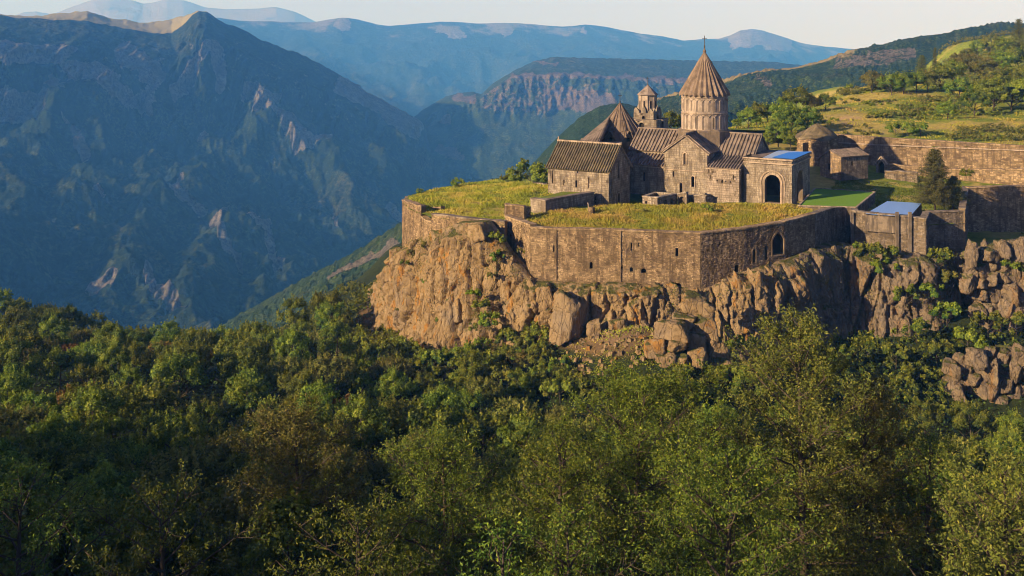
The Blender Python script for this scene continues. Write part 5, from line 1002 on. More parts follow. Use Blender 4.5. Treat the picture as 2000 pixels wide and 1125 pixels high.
FK = [tree_kind('forest_tree', 11, 3.6, 5.6, 2.2, 6500, .27, 'leaf', 34, .6, 90), tree_kind('forest_tree', 12, 3.2, 6.4, 2.2, 6500, .27, 'leaf', 36, .6, 90), tree_kind('forest_tree', 13, 4.0, 5.2, 2.0, 7500, .27, 'leaf_olive', 38, .6, 110), tree_kind('forest_tree', 14, 3.0, 6.8, 2.4, 6500, .25, 'leaf_bright', 34, .6, 90), tree_kind('forest_tree', 15, 3.5, 5.8, 2.0, 6500, .27, 'leaf', 24, .6, 120)]
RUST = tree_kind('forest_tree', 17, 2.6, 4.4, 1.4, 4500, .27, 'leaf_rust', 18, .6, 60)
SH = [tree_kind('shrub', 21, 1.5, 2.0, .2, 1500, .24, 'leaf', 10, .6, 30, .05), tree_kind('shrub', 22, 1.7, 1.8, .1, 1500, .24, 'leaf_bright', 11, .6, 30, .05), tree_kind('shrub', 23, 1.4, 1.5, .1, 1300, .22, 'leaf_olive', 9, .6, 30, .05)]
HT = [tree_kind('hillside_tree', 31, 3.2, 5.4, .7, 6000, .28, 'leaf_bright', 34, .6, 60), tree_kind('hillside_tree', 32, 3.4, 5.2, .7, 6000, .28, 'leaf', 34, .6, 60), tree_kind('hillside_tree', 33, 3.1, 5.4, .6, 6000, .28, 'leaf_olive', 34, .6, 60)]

# ---- big trees near the camera: real limbs, twigs and single leaves
def big_tree(name, px, top_py, D, width_px, height, seed, mat, lab, leaf=.15, nlimb=30, spire=0.0, dens=1.0, low=.12):
    r = np.random.default_rng(seed); R = width_px / F * D / 2; zt = (YH - top_py) / F * D; x = (px - 1000) / F * D; base = np.array([x, D, zt - height]); H = height
    m = MB(); trunk = np.array([[.25 * math.sin(2.2 * t + seed), .25 * math.cos(1.7 * t + seed), H * .97 * t] for t in np.linspace(0, 1, 10)]); trunk -= trunk[0]
    m.tube(trunk, np.linspace(.26, .02, 10), 7); Cs, Ns, vs = [], [], []
    for i in range(nlimb):
        t = low + (1 - low) * (i + r.uniform(0, 1)) / nlimb; k = t * 9; j = min(8, int(k)); b = trunk[j] + (trunk[j + 1] - trunk[j]) * (k - j)
        prof = (math.sin(math.pi * min(1, (t * .86 + .14)) ** .9) ** .7) * (1 - spire) + spire * (1 - t) ** .8 * 1.15; a = i * 2.399 + r.uniform(-.4, .4); L = R * max(.10, prof) * r.uniform(.72, 1.12)
        up = .25 + .75 * t; q = np.array([math.cos(a), math.sin(a), up]); q /= np.linalg.norm(q[:2]); pts = [b + q * L * f * np.array([1, 1, 1]) + np.array([0, 0, -.10 * L * f * (1 - f) * 2]) for f in np.linspace(0, 1, 5)]
        m.tube(pts, np.linspace(.09 * (1.2 - t * .8), .015, 5), 5); ns = max(3, int(L * 5.2 * dens))
        for _ in range(ns):
            f = r.uniform(.22, 1) ** .8; p0 = pts[0] + (pts[-1] - pts[0]) * f + np.array([0, 0, -.1 * L * f * (1 - f) * 2]); d = r.normal(size=3) * [1, 1, .8] + [0, 0, .42] + q * .35; d /= np.linalg.norm(d); l2 = min(1.7, .30 * L + .35) * r.uniform(.5, 1.1); p1 = p0 + d * l2
            m.tube([p0, (p0 + p1) / 2 + r.normal(size=3) * .05, p1], [.022, .014, .006], 3, False)
            for _ in range(4):
                g = r.uniform(.25, 1); c0 = p0 + (p1 - p0) * g; e = r.normal(size=3) * .8 + d * .6 + [0, 0, .7]; e /= np.linalg.norm(e); l3 = r.uniform(.35, .8); nlf = int(13.5 * dens)
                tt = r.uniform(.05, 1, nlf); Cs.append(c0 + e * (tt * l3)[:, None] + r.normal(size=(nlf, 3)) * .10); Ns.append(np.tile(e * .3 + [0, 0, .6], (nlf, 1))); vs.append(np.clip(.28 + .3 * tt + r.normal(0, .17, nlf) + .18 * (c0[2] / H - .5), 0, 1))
    C = np.vstack(Cs); V, Fc = leaves(C, np.vstack(Ns), leaf, r, .42, .8); v = np.repeat(np.concatenate(vs), 4)
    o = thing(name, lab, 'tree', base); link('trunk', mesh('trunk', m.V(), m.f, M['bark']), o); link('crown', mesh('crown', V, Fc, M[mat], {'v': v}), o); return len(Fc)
nb = 0
nb += big_tree('broadleaf_tree', 1575, 612, 50, 420, 15.5, 3, 'leaf_olive', 'tall open tree with pointed top reaching in front of the cliff, right of centre', .15, 44, .55, 1.15)
nb += big_tree('broadleaf_tree', 1690, 745, 52, 300, 12.5, 4, 'leaf_olive', 'yellowish tree right beside the tall pointed foreground tree', .15, 34, .25, 1.1)
nb += big_tree('broadleaf_tree', 1235, 755, 50, 430, 12.0, 5, 'leaf', 'wide rounded green tree left of the tall pointed foreground tree', .14, 44, 0, 1.2)
nb += big_tree('broadleaf_tree', 1080, 850, 46, 260, 10.0, 6, 'leaf', 'lower green tree filling the left flank of the wide rounded one', .14, 30, 0, 1.1)
nb += big_tree('broadleaf_tree', 868, 850, 56, 290, 10.5, 7, 'leaf', 'dome-shaped tree with sunlit left side at bottom centre', .14, 38, 0, 1.2)
nb += big_tree('broadleaf_tree', 590, 802, 62, 270, 10.0, 8, 'leaf_olive', 'pale olive tree with ragged upright shoots, lower left of centre', .17, 32, .1, 1.1)
nb += big_tree('broadleaf_tree', 1985, 905, 36, 380, 10.0, 9, 'leaf_olive', 'golden green tree cut by the bottom right corner', .13, 36, .15, 1.1)
nb += big_tree('broadleaf_tree', 1430, 905, 40, 360, 9.5, 10, 'leaf', 'dense green tree at the bottom edge below the tall pointed one', .13, 34, 0, 1.1)
nb += big_tree('broadleaf_tree', 1800, 860, 52, 240, 10.0, 12, 'leaf', 'dark green tree between the golden corner tree and the tall pointed one', .15, 28, .1, 1.0)
nb += big_tree('broadleaf_tree', 700, 1000, 42, 330, 8.5, 13, 'leaf', 'shaded tree at the bottom edge left of centre', .16, 24, 0, .75)
nb += big_tree('broadleaf_tree', 330, 960, 46, 380, 9.5, 14, 'leaf', 'dark shaded tree at the bottom edge in the left quarter', .17, 25, .1, .7)
nb += big_tree('broadleaf_tree', 1130, 1010, 38, 300, 8.5, 15, 'leaf', 'shaded tree at the bottom edge just right of centre', .15, 22, 0, .75)
nb += big_tree('broadleaf_tree', 40, 930, 50, 340, 10, 16, 'leaf', 'dark shaded tree in the bottom left corner', .17, 24, 0, .7)
nb += big_tree('broadleaf_tree', 960, 1040, 36, 230, 8, 18, 'leaf', 'small shaded tree at the very bottom in the middle', .15, 18, 0, .75)
# ---- forest below the cliff
taken = [(P2(px, D), rr) for px, D, rr in ((1575, 50, 4.5), (1690, 52, 4), (1235, 50, 5), (1080, 46, 3.3), (868, 56, 4.2), (590, 62, 4), (1985, 36, 3.5), (1430, 40, 3.7), (1800, 52, 3.5), (700, 42, 3.5), (330, 46, 4), (1130, 38, 3), (40, 50, 4), (960, 36, 2.3))]
def canopy_row(px, D):      # row on which the crown tops may show at that distance
    return None
def zone(px, D):
    a = 'at far left' if px < 250 else 'left of cliff' if px < 700 else 'below left cliff' if px < 1050 else 'below boulders' if px < 1450 else 'below shaded cliff' if px < 1800 else 'in right gully'
    b = 'nearest rows' if D < 75 else 'middle rows' if D < 115 else 'far rows'
    return a + ', ' + b
ftr = 0; spots = []
rf_ = np.random.default_rng(99)
cand = rf_.uniform(0, 1, (9000, 2))
for cx, cyy in cand:
    D = 58 + (268 - 58) * cyy ** 1.15; px = -60 + 2120 * cx; X, Y = P2(px, D)
    if D > 140 and px > 680 and D > 152 - 10 * (px > 1250) + 0 * px: continue
    if px > 1020 and px < 1460 and D > 138: continue
    if px > 1460 and D > 150: continue
    if D > 212 and px > 430: continue
    if 430 < px < 700 and D > 205: continue
    sp = 4.3 + .012 * D if D > 75 else 4.6
    if any((X - q[0]) ** 2 + (Y - q[1]) ** 2 < sp * sp for q in spots): continue
    if any((X - q[0]) ** 2 + (Y - q[1]) ** 2 < r_ * r_ * .6 for q, r_ in taken): continue
    spots.append((X, Y, px, D))
spots.sort(key=lambda q: q[3]); print('forest', len(spots))
FT = []
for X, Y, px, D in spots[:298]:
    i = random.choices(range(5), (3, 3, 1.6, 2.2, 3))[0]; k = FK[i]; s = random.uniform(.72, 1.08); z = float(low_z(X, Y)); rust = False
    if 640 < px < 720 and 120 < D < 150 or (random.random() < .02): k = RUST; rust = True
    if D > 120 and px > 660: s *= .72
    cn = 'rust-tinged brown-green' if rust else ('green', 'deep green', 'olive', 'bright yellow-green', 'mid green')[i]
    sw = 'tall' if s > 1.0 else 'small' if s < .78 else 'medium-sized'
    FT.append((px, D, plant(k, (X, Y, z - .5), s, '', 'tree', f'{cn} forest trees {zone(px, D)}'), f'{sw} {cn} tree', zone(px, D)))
ORD = ('leftmost', 'second from left', 'third from left', 'fourth from left', 'fifth from left', 'sixth from left', 'seventh from left', 'eighth from left', 'ninth from left', 'tenth from left', 'eleventh from left', 'twelfth from left', 'thirteenth from left', 'fourteenth from left', 'fifteenth from left', 'sixteenth from left', 'seventeenth from left', 'eighteenth from left')
byl = {}
for q in FT: byl.setdefault((q[3], q[4]), []).append(q)
for (d_, zn), qs in byl.items():
    qs.sort(key=lambda q: q[0])
    for i, q in enumerate(qs):
        q[2]['label'] = f'{d_} {zn}' if len(qs) == 1 else f'{d_}, {ORD[min(i, 17)]} of its like {zn}'
# bushy edge: trees beyond the 300 as one wood
def cloud_stuff(name, pts, R, H, size, mat, nl, lab, seed=1):
    Vs, Fs, vs, n = [], [], [], 0
    for i, (p, s) in enumerate(pts):
        V, Fc, v = crown_cloud(seed + i, R * s, H * s, 9, nl, size, 0, 1, .6, 8); Vs.append(V + np.array(p)); Fs.append(Fc + n); vs.append(v); n += len(V)
    return tag(link(name, mesh(name, np.vstack(Vs), np.vstack(Fs), M[mat], {'v': np.concatenate(vs)})), lab, None, None, 'stuff')
rest = [((X, Y, float(low_z(X, Y)) + 1.0), random.uniform(.8, 1.1)) for X, Y, px, D in spots[298:]]
if rest: cloud_stuff('far_wood', rest, 3.4, 5.6, .34, 'leaf', 1500, 'far edge of the forest on the shoulder above the gorge', 4000)
hw = []  # out-of-view crowns, added to make the shadow on the foreground ragged
for _ in range(4000):
    X, Y = random.uniform(-160, -70), random.uniform(-70, 75)
    if X > -.5 * Y - 30 and Y > 0: continue
    if all((X - q[0][0]) ** 2 + (Y - q[0][1]) ** 2 > 26 for q in hw): hw.append(((X, Y, float(low_z(X, Y)) + .5), random.uniform(.8, 1.2)))
cloud_stuff('shadow_wood', hw[:150], 3.4, 5.6, .7, 'leaf', 110, 'unseen wood left of the viewpoint, added to roughen the foreground shadow', 6000)
# undergrowth between the trees
r = np.random.default_rng(5); n = 55000; D = 40 + 180 * r.uniform(0, 1, n) ** .8; px = r.uniform(-100, 2150, n); X = (px - 1000) / F * D; Y = D
ok = ~((px > 1090) & (px < 1300) & (D > 146)); X, Y, D, px = X[ok], Y[ok], D[ok], px[ok]; Z = low_z(X, Y)
hh = .2 + 2.0 * np.clip(.5 + fbm(X / 3.5, Y / 3.5, 3, 7), 0, 1) * r.uniform(0, 1, len(X)); C = np.stack([X, Y, Z + hh], -1)
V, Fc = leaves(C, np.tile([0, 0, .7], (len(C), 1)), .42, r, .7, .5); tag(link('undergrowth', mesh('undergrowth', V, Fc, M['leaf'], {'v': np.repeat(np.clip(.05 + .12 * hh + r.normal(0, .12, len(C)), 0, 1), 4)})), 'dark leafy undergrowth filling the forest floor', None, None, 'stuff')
# scrub on the green slope left of the cliff
sc1 = []
for _ in range(900):
    px = random.uniform(500, 765); D = random.uniform(205, 300); X, Y = P2(px, D); z = float(low_z(X, Y)); py = YH - F * z / D
    if py < 560 or py > 690 or (px > 700 and D < 212): continue
    if all((X - q[0][0]) ** 2 + (Y - q[0][1]) ** 2 > 3.2 for q in sc1): sc1.append(((X, Y, z - .4), random.uniform(.6, 1.1)))
cloud_stuff('slope_scrub', sc1[:240], 1.7, 2.4, .36, 'leaf', 120, 'low sunlit scrub covering the slope left of the cliff', 9000)
gl = []
for _ in range(1500):
    px = random.uniform(1570, 2040); D = random.uniform(150, 175); X, Y = P2(px, D); z = float(low_z(X, Y)); py = YH - F * z / D
    if py < 655 or py > 860 or (px > 1850 and 690 < py < 830): continue
    if all((X - q[0][0]) ** 2 + (Y - q[0][1]) ** 2 > 2.6 for q in gl): gl.append(((X, Y, z - .4), random.uniform(.5, .95)))
cloud_stuff('gully_scrub', gl[:170], 1.7, 2.0, .30, 'leaf', 130, 'low dark green scrub covering the floor of the shaded gully', 19000)
# ---- single shrubs on the cliff, terrace and in the gully
def shr(px, py, D, s, k, lab):
    q = P(px, py, D)
    if py < 420 and px < 1500: q[2] = float(up_z(q[0], q[1])) - .2
    plant(SH[k], q, s, lab, 'shrub', None, 'shrub')
for q in ((968, 480, 171, 1.1, 1, 'bright green shrub high on the cliff beside the corner bastion'), (972, 515, 169.5, .9, 0, 'green shrub halfway down the cliff cleft beside the bastion'), (962, 545, 168.5, .7, 2, 'small olive shrub low in the cliff cleft beside the bastion'), (925, 585, 167.5, .8, 1, 'small yellow-green shrub at the top of the overgrown cliff gully'), (940, 612, 166.5, 1.1, 1, 'bright shrub in the middle of the overgrown cliff gully'), (955, 640, 166, 1.2, 1, 'large bright shrub at the mouth of the overgrown cliff gully'), (920, 650, 166, .9, 2, 'olive shrub left of the gully mouth at the cliff foot'),
          (805, 500, 184.5, .8, 2, 'dry olive bush below the ruined wall tip'), (835, 490, 181.5, .9, 2, 'dry bush on the cliff shoulder under the ruined wall'), (862, 478, 179, .9, 2, 'dull green bush left of the tall orange cliff column'), (790, 525, 184, .7, 0, 'dark bush in a hollow near the left cliff edge'), (830, 560, 180, .6, 0, 'small dark bush in the middle of the left cliff'), (860, 640, 176, .9, 0, 'dark green bush low on the left cliff'), (895, 362, 217, .95, 1, 'round bush standing alone on the back kerb of the left terrace'), (820, 380, 207, .5, 1, 'tiny bush on the left terrace rim'), (1018, 500, 171.5, .7, 2, 'dry bush clinging to the foot of the bastion wall'),
          (1380, 405, 181, .8, 1, 'green weed clump at the centre of the grassy terrace'), (1372, 398, 186, .5, 2, 'small dull bush just behind the terrace weed clump'), (1195, 414, 178, .45, 2, 'small dry bush on the terrace left of centre'), (1262, 416, 180, .5, 2, 'brownish bush on the terrace below the roofless cell'),
          (1700, 520, 176, 1.7, 0, 'large dark bush on the cliff below the shaded wall'), (1728, 545, 174.5, 1.6, 0, 'dark bush hanging right of the largest one under the shaded wall'), (1680, 500, 178.5, 1.0, 0, 'dark bush directly under the shaded wall steps'), (1740, 515, 175.5, 1.3, 0, 'dense dark bush against the buttress foot'), (1835, 530, 176, 1.7, 0, 'dark bush in the recess below the narrow wall end'), (1862, 560, 174.5, 1.6, 2, 'brownish green bush mass in the recess below the narrow wall end'), (1820, 590, 173.5, 1.6, 0, 'dark bush lower in the recess'), (1770, 600, 172, 1.5, 0, 'dark bush between the cliff and the recess'), (1975, 540, 172, 1.2, 0, 'green bush among the rocks at the right edge'), (1890, 690, 168, 1.9, 1, 'large green bush above the lower right outcrop'), (1850, 640, 171, 1.8, 0, 'deep green bush at the top of the dark gully'), (1930, 660, 169, 1.8, 0, 'wide green bush below the sunlit rock jumble'), (1985, 655, 168, 1.6, 0, 'green bush at the right edge above the outcrop'), (1790, 670, 168, 1.7, 0, 'bush at the left side of the dark gully'), (1830, 715, 165, 1.8, 0, 'bush in the middle of the dark gully'), (1750, 720, 163, 1.7, 0, 'bush low on the left side of the dark gully'), (1690, 700, 164, 1.4, 0, 'bush at the foot of the shaded cliff'), (1640, 715, 161, 1.3, 0, 'small bush left on the shaded gully floor'), (1850, 770, 161, 1.6, 0, 'bush beside the low grey outcrop'), (1780, 770, 160, 1.7, 0, 'bush deep in the gully near the forest edge'),
          (1005, 346, 221, 1.7, 1, 'bright bush on the terrace rim left of the hall'), (1035, 342, 219, 2.2, 0, 'larger dark bush against the left end of the hall'), (1060, 345, 216, 2.0, 1, 'round bush touching the left wall of the hall'), (985, 354, 224, .8, 1, 'low bright bush at the far left end of the hall shrubs'), (1888, 348, 212, .9, 1, 'bright weed bush on top of the right wall corner'), (1655, 345, 226, .5, 1, 'small plant at the foot of the cottage')):
    shr(*q)
cfb = []
for _ in range(6000):
    px = random.uniform(700, 1500); D = random.uniform(138, 196 if px < 800 else 168); X, Y = P2(px, D); z = float(low_z(X, Y)); py = YH - F * z / D
    if not (650 < py < 790) or (1105 < px < 1300 and D > 143.5) or (1060 < px <= 1105 and D > 152) or px > 1440 and D < 146 or (1235 < px < 1450 and py < 738): continue
    if all((X - q[0]) ** 2 + (Y - q[1]) ** 2 > 5.2 for q in cfb): cfb.append((X, Y, z, px))
    if len(cfb) >= 150: break
cfb.sort(key=lambda q: q[3]); byb = {}
for X, Y, z, px in cfb:
    i = random.randrange(3); s = random.uniform(.9, 1.7); o = plant(SH[i], (X, Y, z - .3), s, '', 'shrub', None, 'shrub'); zn = 'at far left of the cliff foot' if px < 750 else 'left of the cliff foot' if px < 800 else 'at the foot of the left cliff' if px < 960 else 'below the bastion' if px < 1090 else 'below the earthen ledge' if px < 1300 else 'under the boulder pile'
    byb.setdefault((('large ' if s > 1.35 else 'small ') + ('green', 'bright green', 'olive')[i] + ' bush', zn), []).append(o)
for (d_, zn), qs in byb.items():
    for i, o in enumerate(qs): o['group'] = 'bushes ' + zn; o['label'] = f'{d_} {zn}, {ORD[min(i, 17)]}'
# dry and green ledge plants as loose cover on the cliff
r = np.random.default_rng(6); n = 13000; s_ = r.uniform(2, cum[-1] - 2, n); t_ = r.uniform(.02, 1, n); pp, nn_, H_ = cliff_at(s_, t_); pxs = px_of(pp[:, 0], pp[:, 1]); pys = YH - F * pp[:, 2] / pp[:, 1]
dens = np.clip(.02 + .9 * smooth(.14, .0, t_) * (.4 + .6 * (pxs < 900)) + 1.6 * np.exp(-((pxs - 835) / 60) ** 2 - ((pys - 495) / 32) ** 2) + .8 * np.exp(-((pxs - 945) / 28) ** 2 - ((pys - 630) / 45) ** 2) + .9 * np.exp(-((pxs - 968) / 14) ** 2 - ((pys - 500) / 45) ** 2) + .9 * smooth(.85, 1, t_) + .8 * np.exp(-((pxs - 1850) / 40) ** 2) + .55 * np.exp(-((pxs - 1720) / 50) ** 2 - ((pys - 540) / 50) ** 2) + .35 * smooth(.15, .4, fbm(s_ / 3, t_ * 6, 3, 3)), 0, 1)
sel = r.uniform(0, 1, n) < dens; pp, nn_ = pp[sel], nn_[sel]; cl = np.repeat(pp + nn_ * r.uniform(.2, 1.6, len(pp))[:, None], 9, 0) + r.normal(size=(len(pp) * 9, 3)) * .32
V, Fc = leaves(cl, np.tile([0, 0, .6], (len(cl), 1)), .26, r, .5, .9); tag(link('cliff_plants', mesh('cliff_plants', V, Fc, M['leaf_olive'], {'v': np.repeat(np.clip(r.normal(.5, .25, len(cl)), 0, 1), 4)})), 'dry tufts and creepers growing in the cracks of the cliff', None, None, 'stuff')
# ---- grass on the terraces: bent blades in tufts
def grass(name, n, fn, poly, hgt, lab, px0, px1, D0, D1, seed, mat='grass_blade', dens=None, wid=.12, tint=0):
    r = np.random.default_rng(seed); px = r.uniform(px0, px1, n); D = r.uniform(D0, D1, n); X = (px - 1000) / F * D; Y = D; ok = inpoly(X, Y, poly)
    if dens is not None: ok &= r.uniform(0, 1, n) < dens(X, Y, px)
    X, Y = X[ok], Y[ok]; k = len(X); Z = fn(X, Y); pn = fbm(X / 5, Y / 5, 3, 4); h = hgt * r.uniform(.5, 1.3, k) * np.maximum(.25, 1 + 1.8 * pn); a = r.uniform(0, math.pi, k); w = wid * r.uniform(.6, 1.4, k); ln = r.normal(size=(k, 2)) * .35 * h[:, None]
    c, s = np.cos(a) * w, np.sin(a) * w; B = np.stack([X, Y, Z - .05], -1); V = np.stack([B - np.stack([c, s, 0 * c], -1), B + np.stack([c, s, 0 * c], -1), B + np.stack([ln[:, 0] + c * .25, ln[:, 1] + s * .25, h], -1), B + np.stack([ln[:, 0] - c * .35, ln[:, 1] - s * .35, h * .96], -1)], 1).reshape(-1, 3)
    v = np.clip(.45 + .55 * fbm(X / 7 + 3, Y / 7, 4, 12) * 1.3 + r.normal(0, .08, k) + tint, 0, 1); return tag(link(name, mesh(name, V, np.arange(4 * k).reshape(k, 4), M[mat], {'v': np.repeat(v, 4)})), lab, None, None, 'stuff')
notb = lambda X, Y, px: np.where((px > 1000) & (Y > 192), .12, 1.0)
terr = [P2(px, D) for px, D in ((1000, 176.5), (1036, 171), (1085, 170), (1210, 168), (1368, 165.6), (1450, 169.8), (1530, 173.2), (1583, 178), (1588, 190), (1545, 190.5), (1450, 190), (1250, 190), (1170, 189), (1060, 184), (1000, 184))]
grass('terrace_grass', 80000, up_z, terr, .38, 'tall yellow-green grass growing on the roof of the terrace', 990, 1600, 164, 191, 11, dens=lambda X, Y, px: smooth(-.55, -.1, fbm(X / 4, Y / 4, 3, 77)), wid=.09, tint=.05)
lefp = [P2(px, D) for px, D in ((798, 192), (838, 186), (900, 180.5), (983, 177), (1030, 188), (1062, 194), (1150, 202), (1150, 212), (1070, 213), (960, 227), (900, 220), (840, 210), (800, 202))]
grass('left_terrace_grass', 60000, up_z, lefp, .36, 'yellow-green grass on the sloping left end of the terrace', 795, 1155, 176, 230, 12, dens=lambda X, Y, px: smooth(-.55, -.1, fbm(X / 4, Y / 4, 3, 78)), wid=.09, tint=-.03)
yard = [P2(px, D) for px, D in ((1712, 189), (1800, 186), (1880, 187), (1884, 215), (1800, 220), (1640, 224), (1620, 212), (1712, 206))]
grass('yard_grass', 16000, up_z, yard, .25, 'short green grass in the shaded yard', 1610, 1890, 186, 226, 13, mat='leaf_bright', wid=.12)
grass('hillside_grass', 80000, hs_z, bnd, .28, 'dry golden and green grass on the hillside above the monastery', 1400, 2080, 230, 450, 14, dens=lambda X, Y, px: smooth(-.25, .25, fbm(X / 9, Y / 5, 4, 79)), wid=.14, tint=.02)
field2 = (lambda X, Y: low_z(X, Y)); ledge = [P2(px, D) for px, D in ((1060, 160), (1085, 150), (1180, 147), (1290, 147), (1310, 158), (1200, 163), (1100, 164))]
grass('ledge_grass', 7000, field2, ledge, .18, 'dry grass on the earthen ledge under the cliff columns', 1050, 1320, 145, 166, 15, wid=.06, tint=-.1)
# ---- conifer in the yard and conifers on the hilltop
def conifer(px, base_py, top_py, D, seed, lab, spread=.30, sparse=1.0):
    r = np.random.default_rng(seed); p = P(px, base_py, D); H = (base_py - top_py) / F * D; m = MB(); m.tube([(0, 0, 0), (.05, 0, H * .5), (0, 0, H)], [.2, .12, .02], 6); Cs, Ns = [], []
    nb_ = int(58 * sparse)
    for i in range(nb_):
        t = .10 + .88 * i / nb_; L = H * spread * (1 - t) ** .62 * r.uniform(.65, 1.1) + .15; a = i * 2.4 + r.uniform(-.3, .3); q = np.array([math.cos(a), math.sin(a), -.05 + .45 * t]); b = np.array([0, 0, H * t]); e = b + q * L + [0, 0, .08 * L]; m.tube([b, e], [.05, .012], 4)
        k = int(130 * (L / 2.4) + 26); f = r.uniform(.15, 1.05, k); Cs.append(b + (e - b) * f[:, None] + r.normal(size=(k, 3)) * [.26, .26, .16] * (.5 + L * .22)); Ns.append(np.tile(q * .4 + [0, 0, .6], (k, 1)))
    C = np.vstack(Cs); V, Fc = leaves(C, np.vstack(Ns), .30, r, .38, .7); o = thing('conifer', lab, 'tree', p); link('trunk', mesh('trunk', m.V(), m.f, M['bark']), o); link('crown', mesh('crown', V, Fc, M['needle'], {'v': np.repeat(np.clip(r.normal(.45, .22, len(C)), 0, 1), 4)}), o)
conifer(1826, 412, 291, 191, 1, 'tall conifer standing alone in the yard beside the blue court roof', .36, 2.3)
conifer(1862, 408, 345, 193, 2, 'small dark conifer leaning on the right side of the tall one', .46, 1.6)
conifer(1990, 102, 36, 410, 3, 'dark conifer on the hilltop at the top right corner', .36, 1.2)
conifer(1826, 150, 92, 395, 4, 'thin spindly conifer on the hill crest', .12); conifer(1800, 148, 108, 392, 5, 'short rounded pine on the hill crest left of the spindly one', .4)
# ---- trees on the hillside: (px, base row, D, scale, kind, colour words)
def onhill(px, py, D):
    if px < 1400: return P(px, py, D)
    Ds = np.arange(238, 543, 1.5); X = (px - 1000) / F * Ds; z = hs_z(X, Ds); row = YH - F * z / Ds; k = np.where(row <= py)[0]
    i = k[0] if len(k) else int(np.argmin(row)); return np.array([X[i], Ds[i], z[i] - .1])
hl_t = [(1703, 182, 352, 1.25, 2, 'lone spreading tree on the left end of the hill crest'), (1742, 188, 345, 1.2, 1, 'dark tree second along the hill crest'), (1765, 188, 345, 1.2, 1, 'dark tree third along the hill crest'), (1790, 182, 350, 1.15, 1, 'tree on the crest beneath the rounded pine'), (1812, 180, 352, 1.2, 2, 'olive tree on the crest beneath the spindly conifer'), (1838, 172, 355, 1.3, 0, 'green tree right of the spindly conifer'), (1866, 165, 358, 1.3, 0, 'bright tree in the upper hedge row'), (1850, 235, 300, .85, 0, 'small tree with visible trunk above the long hedge'), (1903, 228, 302, 1.25, 1, 'broad tree with visible trunk on the golden terrace'), (1940, 220, 305, 1.6, 0, 'tall green tree at the left of the right-edge thicket'), (1975, 218, 300, 1.7, 1, 'tall dark green tree in the right-edge thicket'), (2010, 220, 300, 1.7, 0, 'tall green tree cut by the right edge on the hillside'), (1955, 185, 335, 1.5, 2, 'olive tree behind the right-edge thicket'), (1995, 178, 335, 1.5, 1, 'dark tree behind the right-edge thicket'), (1910, 190, 330, 1.2, 2, 'olive tree behind the broad one with visible trunk'),
        (1910, 112, 405, 1.35, 0, 'yellow-green tree high on the hilltop, left one'), (1935, 106, 405, 1.5, 0, 'yellow-green tree high on the hilltop, tallest'), (1962, 108, 400, 1.2, 0, 'yellow-green tree beside the hilltop conifer'), (1890, 122, 402, 1.0, 2, 'olive bushy tree on the left of the hilltop group'),
        (1545, 268, 258, 1.25, 1, 'dark tree nearest the domed chapel, behind the porch'), (1575, 262, 262, 1.2, 1, 'dark green tree directly behind the domed chapel'), (1555, 225, 285, 1.35, 1, 'tall dark tree topping the clump behind the church'), (1530, 250, 272, 1.2, 0, 'green tree at the front of the clump behind the church'), (1520, 285, 250, 1.0, 0, 'bright low tree behind the right gable of the church'), (1582, 222, 290, .9, 2, 'small olive tree at the right of the church clump'), (1612, 215, 305, .85, 1, 'separate dark tree right of the church clump'), (1500, 240, 282, .9, 1, 'green tree left in the clump behind the church'), (1478, 246, 276, 1.0, 0, 'light green tree left of the clump behind the church'), (1462, 252, 270, .9, 0, 'bright green tree nearest the round drum on its right'), (1438, 250, 268, .45, 0, 'tiny bright tree just right of the round drum'), (1310, 254, 256, .8, 0, 'green tree between the bell tower and the drum'), (1322, 256, 258, .6, 1, 'small tree tucked against the left of the drum'),
        (1875, 200, 320, 1.3, 1, 'dark tree at the left end of the middle hedge'), (1925, 165, 350, 1.5, 2, 'brown-green tree in the upper brush'), (1960, 150, 362, 1.5, 0, 'bright tree above the right-edge thicket'), (1895, 150, 368, 1.4, 2, 'olive tree below the hilltop group'), (1990, 140, 372, 1.5, 1, 'dark tree at the right edge below the hilltop conifer'), (1870, 140, 378, 1.2, 2, 'small olive tree at the crest between conifers and hilltop group'), (1965, 195, 322, 1.6, 1, 'big dark tree inside the right-edge thicket'), (1940, 205, 318, 1.5, 2, 'olive tree inside the right-edge thicket'), (2020, 190, 325, 1.7, 0, 'bright tree cut by the right edge above the thicket'),
        (1500, 285, 248, .6, 0, 'low bright bush behind the right gable of the church'), (1545, 292, 244, .7, 0, 'low green tree left of the domed chapel')]
for px, py, D, s, k, lab in hl_t:
    p = onhill(px, py, D); plant(HT[k], p - [0, 0, .3], s * 1.0, lab, 'tree', None, 'hillside_tree')
for k_, (px, py, D, s, lab) in enumerate(((1748, 268, 245, 1.5, 'large rounded bush on top of the long enclosure wall'), (1772, 266, 247, 1.7, 'largest rounded bush behind the long enclosure wall'), (1798, 268, 245, 1.5, 'right-hand rounded bush on top of the long enclosure wall'), (1640, 275, 250, .5, 'small bush beside the dusty track'), (1690, 252, 262, .6, 'small bush at the lower end of the grassy bank'), (1660, 178, 372, 1.1, 'low bush on the crest left of the lone spreading tree'), (1640, 184, 360, .9, 'small bush at the left end of the hill crest'))):
    plant(SH[k_ % 2], onhill(px, py, D), s, lab, 'shrub', None, 'shrub')
hg = []
bg = []
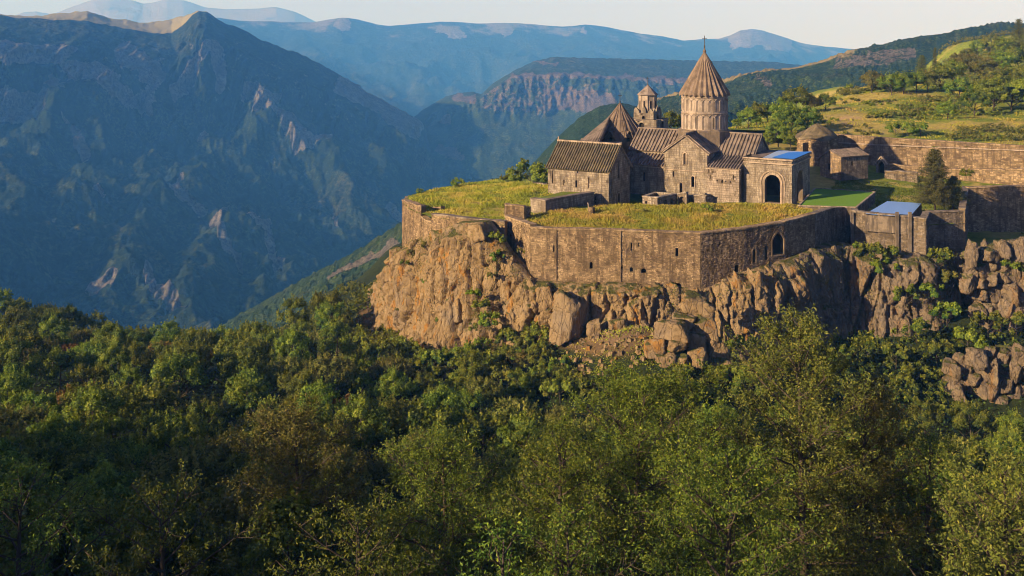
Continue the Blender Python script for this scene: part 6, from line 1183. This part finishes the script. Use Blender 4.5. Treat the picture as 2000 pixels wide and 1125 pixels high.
for px0, px1, py, D, st_p, s in ((1700, 1840, 228, 292, 7, .6), (1760, 1880, 214, 305, 6, .75), (1850, 1960, 224, 296, 8, .6), (1690, 1740, 205, 320, 9, .5), (1905, 2010, 108, 402, 6, 1.4), (1930, 2010, 150, 366, 8, 1.2), (1780, 1840, 232, 285, 6, .6), (1600, 1640, 240, 268, 8, .5), (1440, 1520, 285, 243, 9, .6)):
    for px in np.arange(px0, px1, st_p): bg.append((onhill(px + random.uniform(-4, 4), py + random.uniform(-5, 5), D + random.uniform(-4, 4)), s * random.uniform(.6, 1.2)))
cloud_stuff('green_brush', bg, 1.6, 1.8, .32, 'leaf_bright', 150, 'bands of bright green sunlit brush on the hillside terraces', 16000)
# loose stones on the earthen ledge
r = np.random.default_rng(21); Vs, Fs, n = [], [], 0
for i in range(170):
    px = r.uniform(1090, 1290); D = r.uniform(147, 160); X, Y = P2(px, D); m0 = MB().hexa([(-1, -1, -1), (1, -1, -1), (1, 1, -1), (-1, 1, -1)], [(-.7, -.8, .6), (.8, -.6, .8), (.7, .8, .5), (-.8, .7, .9)]); V = m0.V() * r.uniform(.10, .42) * r.uniform(.7, 1.3, 3) + r.normal(size=(8, 3)) * .04; a = r.uniform(0, 6.3); c_, s_ = math.cos(a), math.sin(a); V = np.stack([V[:, 0] * c_ - V[:, 1] * s_, V[:, 0] * s_ + V[:, 1] * c_, V[:, 2]], 1) + [X, Y, float(low_z(X, Y)) + .05]
    Vs.append(V); Fs += [[q + n for q in f] for f in m0.f]; n += 8
tag(link('scree', mesh('scree', np.vstack(Vs), Fs, M['rock'], None, True)), 'loose stones scattered over the earthen ledge', None, None, 'stuff')
for q_ in range(70):
    t = q_ / 69; px = 1640 + 300 * t; hg.append((onhill(px, 186 - 76 * t ** 1.3 + random.uniform(-2, 5), 352 + 60 * t), random.uniform(.5, 1.3)))
for px0, px1, py, D, st_p, s in ((1700, 1800, 232, 285, 8, .55), (1640, 1760, 200, 325, 12, .5), (1650, 1720, 262, 250, 9, .45), (1790, 2010, 200, 318, 9, 1.0), (1830, 2010, 175, 345, 8, 1.3), (1765, 1900, 222, 300, 9, .9), (1870, 2010, 262, 246, 8, 1.1), (1850, 2010, 275, 242, 9, .9), (1830, 1960, 135, 385, 8, 1.2), (1860, 2010, 155, 372, 8, 1.3), (1840, 1930, 128, 392, 6, 1.7), (1850, 1940, 142, 384, 6, 1.6), (1880, 1990, 118, 400, 8, 1.2), (1760, 1900, 208, 312, 10, .7)):
    for px in np.arange(px0, px1, st_p): hg.append((onhill(px + random.uniform(-4, 4), py + random.uniform(-4, 4), D), s * random.uniform(.7, 1.2)))
for px in np.arange(1832, 2010, 4.5): hg.append((onhill(px, 20, 0) - [0, 2, .6], random.uniform(1.1, 2.0)))
cloud_stuff('hedges', hg, 1.6, 1.8, .34, 'leaf_olive', 120, 'rows of hedges and brush crossing the hillside', 12000)
# ------------------------------------------------------------------ haze
hm = bpy.data.materials.new('haze'); hm.use_nodes = True; hm.node_tree.nodes.clear()
ho = hm.node_tree.nodes.new('ShaderNodeOutputMaterial'); hv = hm.node_tree.nodes.new('ShaderNodeVolumePrincipled')
hv.inputs['Color'].default_value = HAZE_C; hv.inputs['Density'].default_value = HAZE_D; hv.inputs['Anisotropy'].default_value = 0.0; hv.inputs['Absorption Color'].default_value = (1, 1, 1, 1)
hm.node_tree.links.new(hv.outputs[0], ho.inputs['Volume'])
hb = MB().hexa([(-16500, -2000, -641), (16500, -2000, -641), (16500, 14500, -641), (-16500, 14500, -641)], [(-16500, -2000, 420), (16500, -2000, 420), (16500, 14500, 420), (-16500, 14500, 420)])
tag(link('haze', mesh('haze', hb.V(), hb.f, hm, None, True)), 'blue evening haze filling the gorge and the far valleys', None, None, 'stuff')
